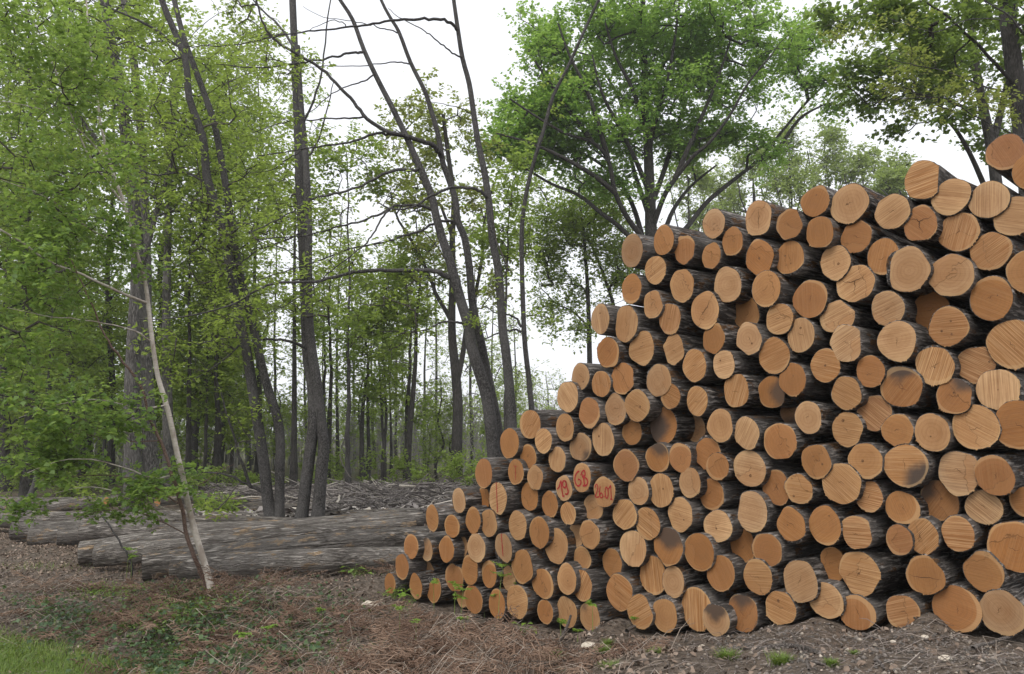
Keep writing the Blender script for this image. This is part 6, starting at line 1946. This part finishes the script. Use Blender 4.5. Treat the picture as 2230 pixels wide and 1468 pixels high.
        if 'poking' in lb:
            tb.add([tuple(c - C[0] + Vector((0, 0, lift + .16 * (i / m) ** 1.5))) for i, c in enumerate(C)], rr, 8)
        else:
            tb.add([tuple(c - C[0] + Vector((0, 0, lift + rng.normal(0, .003)))) for c in C], rr, 8)
        o = link('fallen_branch', tb.mesh('fallen_branch'), DK, loc=C[0])
        tag(o, lb, 'branch', 'sticks lying before the stack')


litter()
bracken()
slash()
gravel()
greens()
rng_ = np.random.default_rng(18)
straws('twig_litter', 'fine grey twigs and straw on the soil and bank', 8500, rng_, (-11, 6.5, 4, 13.5), lambda x, y, px, py: free(x, y) * np.clip(clump(x, y, 2.2, 9) * 1.3 - .1, 0, 1), (.04, .28), (.0012, .0035), .12,
       [(0, (0.06, 0.05, 0.042)), (0.6, (0.19, 0.155, 0.135)), (1, (0.36, 0.31, 0.27))], 'twigs')

# ------------------------------------------------------------------ the thin moist air of an overcast spring day
def haze():
    x0, x1, y0, y1, z0, z1 = -420, 420, -220, 520, -2.2, 34.0
    V = [(x, y, z) for z in (z0, z1) for y in (y0, y1) for x in (x0, x1)]
    F = [(0, 2, 3, 1), (4, 5, 7, 6), (0, 1, 5, 4), (2, 6, 7, 3), (0, 4, 6, 2), (1, 3, 7, 5)]
    m = NT('haze_air')
    v = m.n('VolumePrincipled')
    v.inputs['Color'].default_value = (0.96, 0.97, 1.0, 1)
    v.inputs['Density'].default_value = HAZE
    v.inputs['Anisotropy'].default_value = 0.2
    m.t.links.new(v.outputs[0], m.out.inputs['Volume'])
    tag(link('haze', np_mesh('haze', V, np.array(F), False), m.mat), kind='stuff')


HAZE = 0.0008
haze()

# ------------------------------------------------------------------ light
def build_light():
    w = bpy.data.worlds.new('World')
    SC.world = w
    w.use_nodes = True
    t = w.node_tree
    t.nodes.clear()
    out = t.nodes.new('ShaderNodeOutputWorld')
    bg = t.nodes.new('ShaderNodeBackground')
    sky = t.nodes.new('ShaderNodeTexSky')
    sky.sky_type = 'NISHITA'
    sky.sun_disc = False
    sky.sun_elevation = R(52)
    sky.sun_rotation = R(SUN_AZ)
    sky.air_density = 1.0
    sky.dust_density = 5.0
    sky.ozone_density = 1.0
    # an overcast sky: the cloud sheet takes the blue out and evens the brightness
    hs = t.nodes.new('ShaderNodeHueSaturation')
    hs.inputs['Saturation'].default_value = 0.12
    mx = t.nodes.new('ShaderNodeMix')
    mx.data_type = 'RGBA'
    mx.inputs[0].default_value = 0.72
    mx.inputs[7].default_value = (8.2, 8.4, 8.9, 1)
    t.links.new(sky.outputs[0], hs.inputs['Color'])
    t.links.new(hs.outputs[0], mx.inputs[6])
    t.links.new(mx.outputs[2], bg.inputs['Color'])
    bg.inputs['Strength'].default_value = 0.13
    t.links.new(bg.outputs[0], out.inputs[0])
    sd = bpy.data.lights.new('sun', 'SUN')
    sd.energy = 1.1
    sd.angle = R(25)
    sd.color = (1.0, 0.96, 0.9)
    s = bpy.data.objects.new('sun', sd)
    COL.objects.link(s)
    az, el = R(SUN_AZ), R(52)
    d = Vector((math.sin(az) * math.cos(el), math.cos(az) * math.cos(el), math.sin(el)))
    s.rotation_euler = (-d).to_track_quat('-Z', 'Y').to_euler()


SUN_AZ = 215.0          # behind the photographer, to the left
build_light()
vs = SC.view_settings
vs.view_transform = 'Standard'
vs.look = 'None'
vs.exposure = 0.45
vs.gamma = 1.0
SC.cycles.max_bounces = 6
SC.cycles.diffuse_bounces = 3
SC.cycles.transmission_bounces = 4
SC.cycles.use_denoising = True
SC.render.film_transparent = False
SC.cycles.volume_bounces = 1
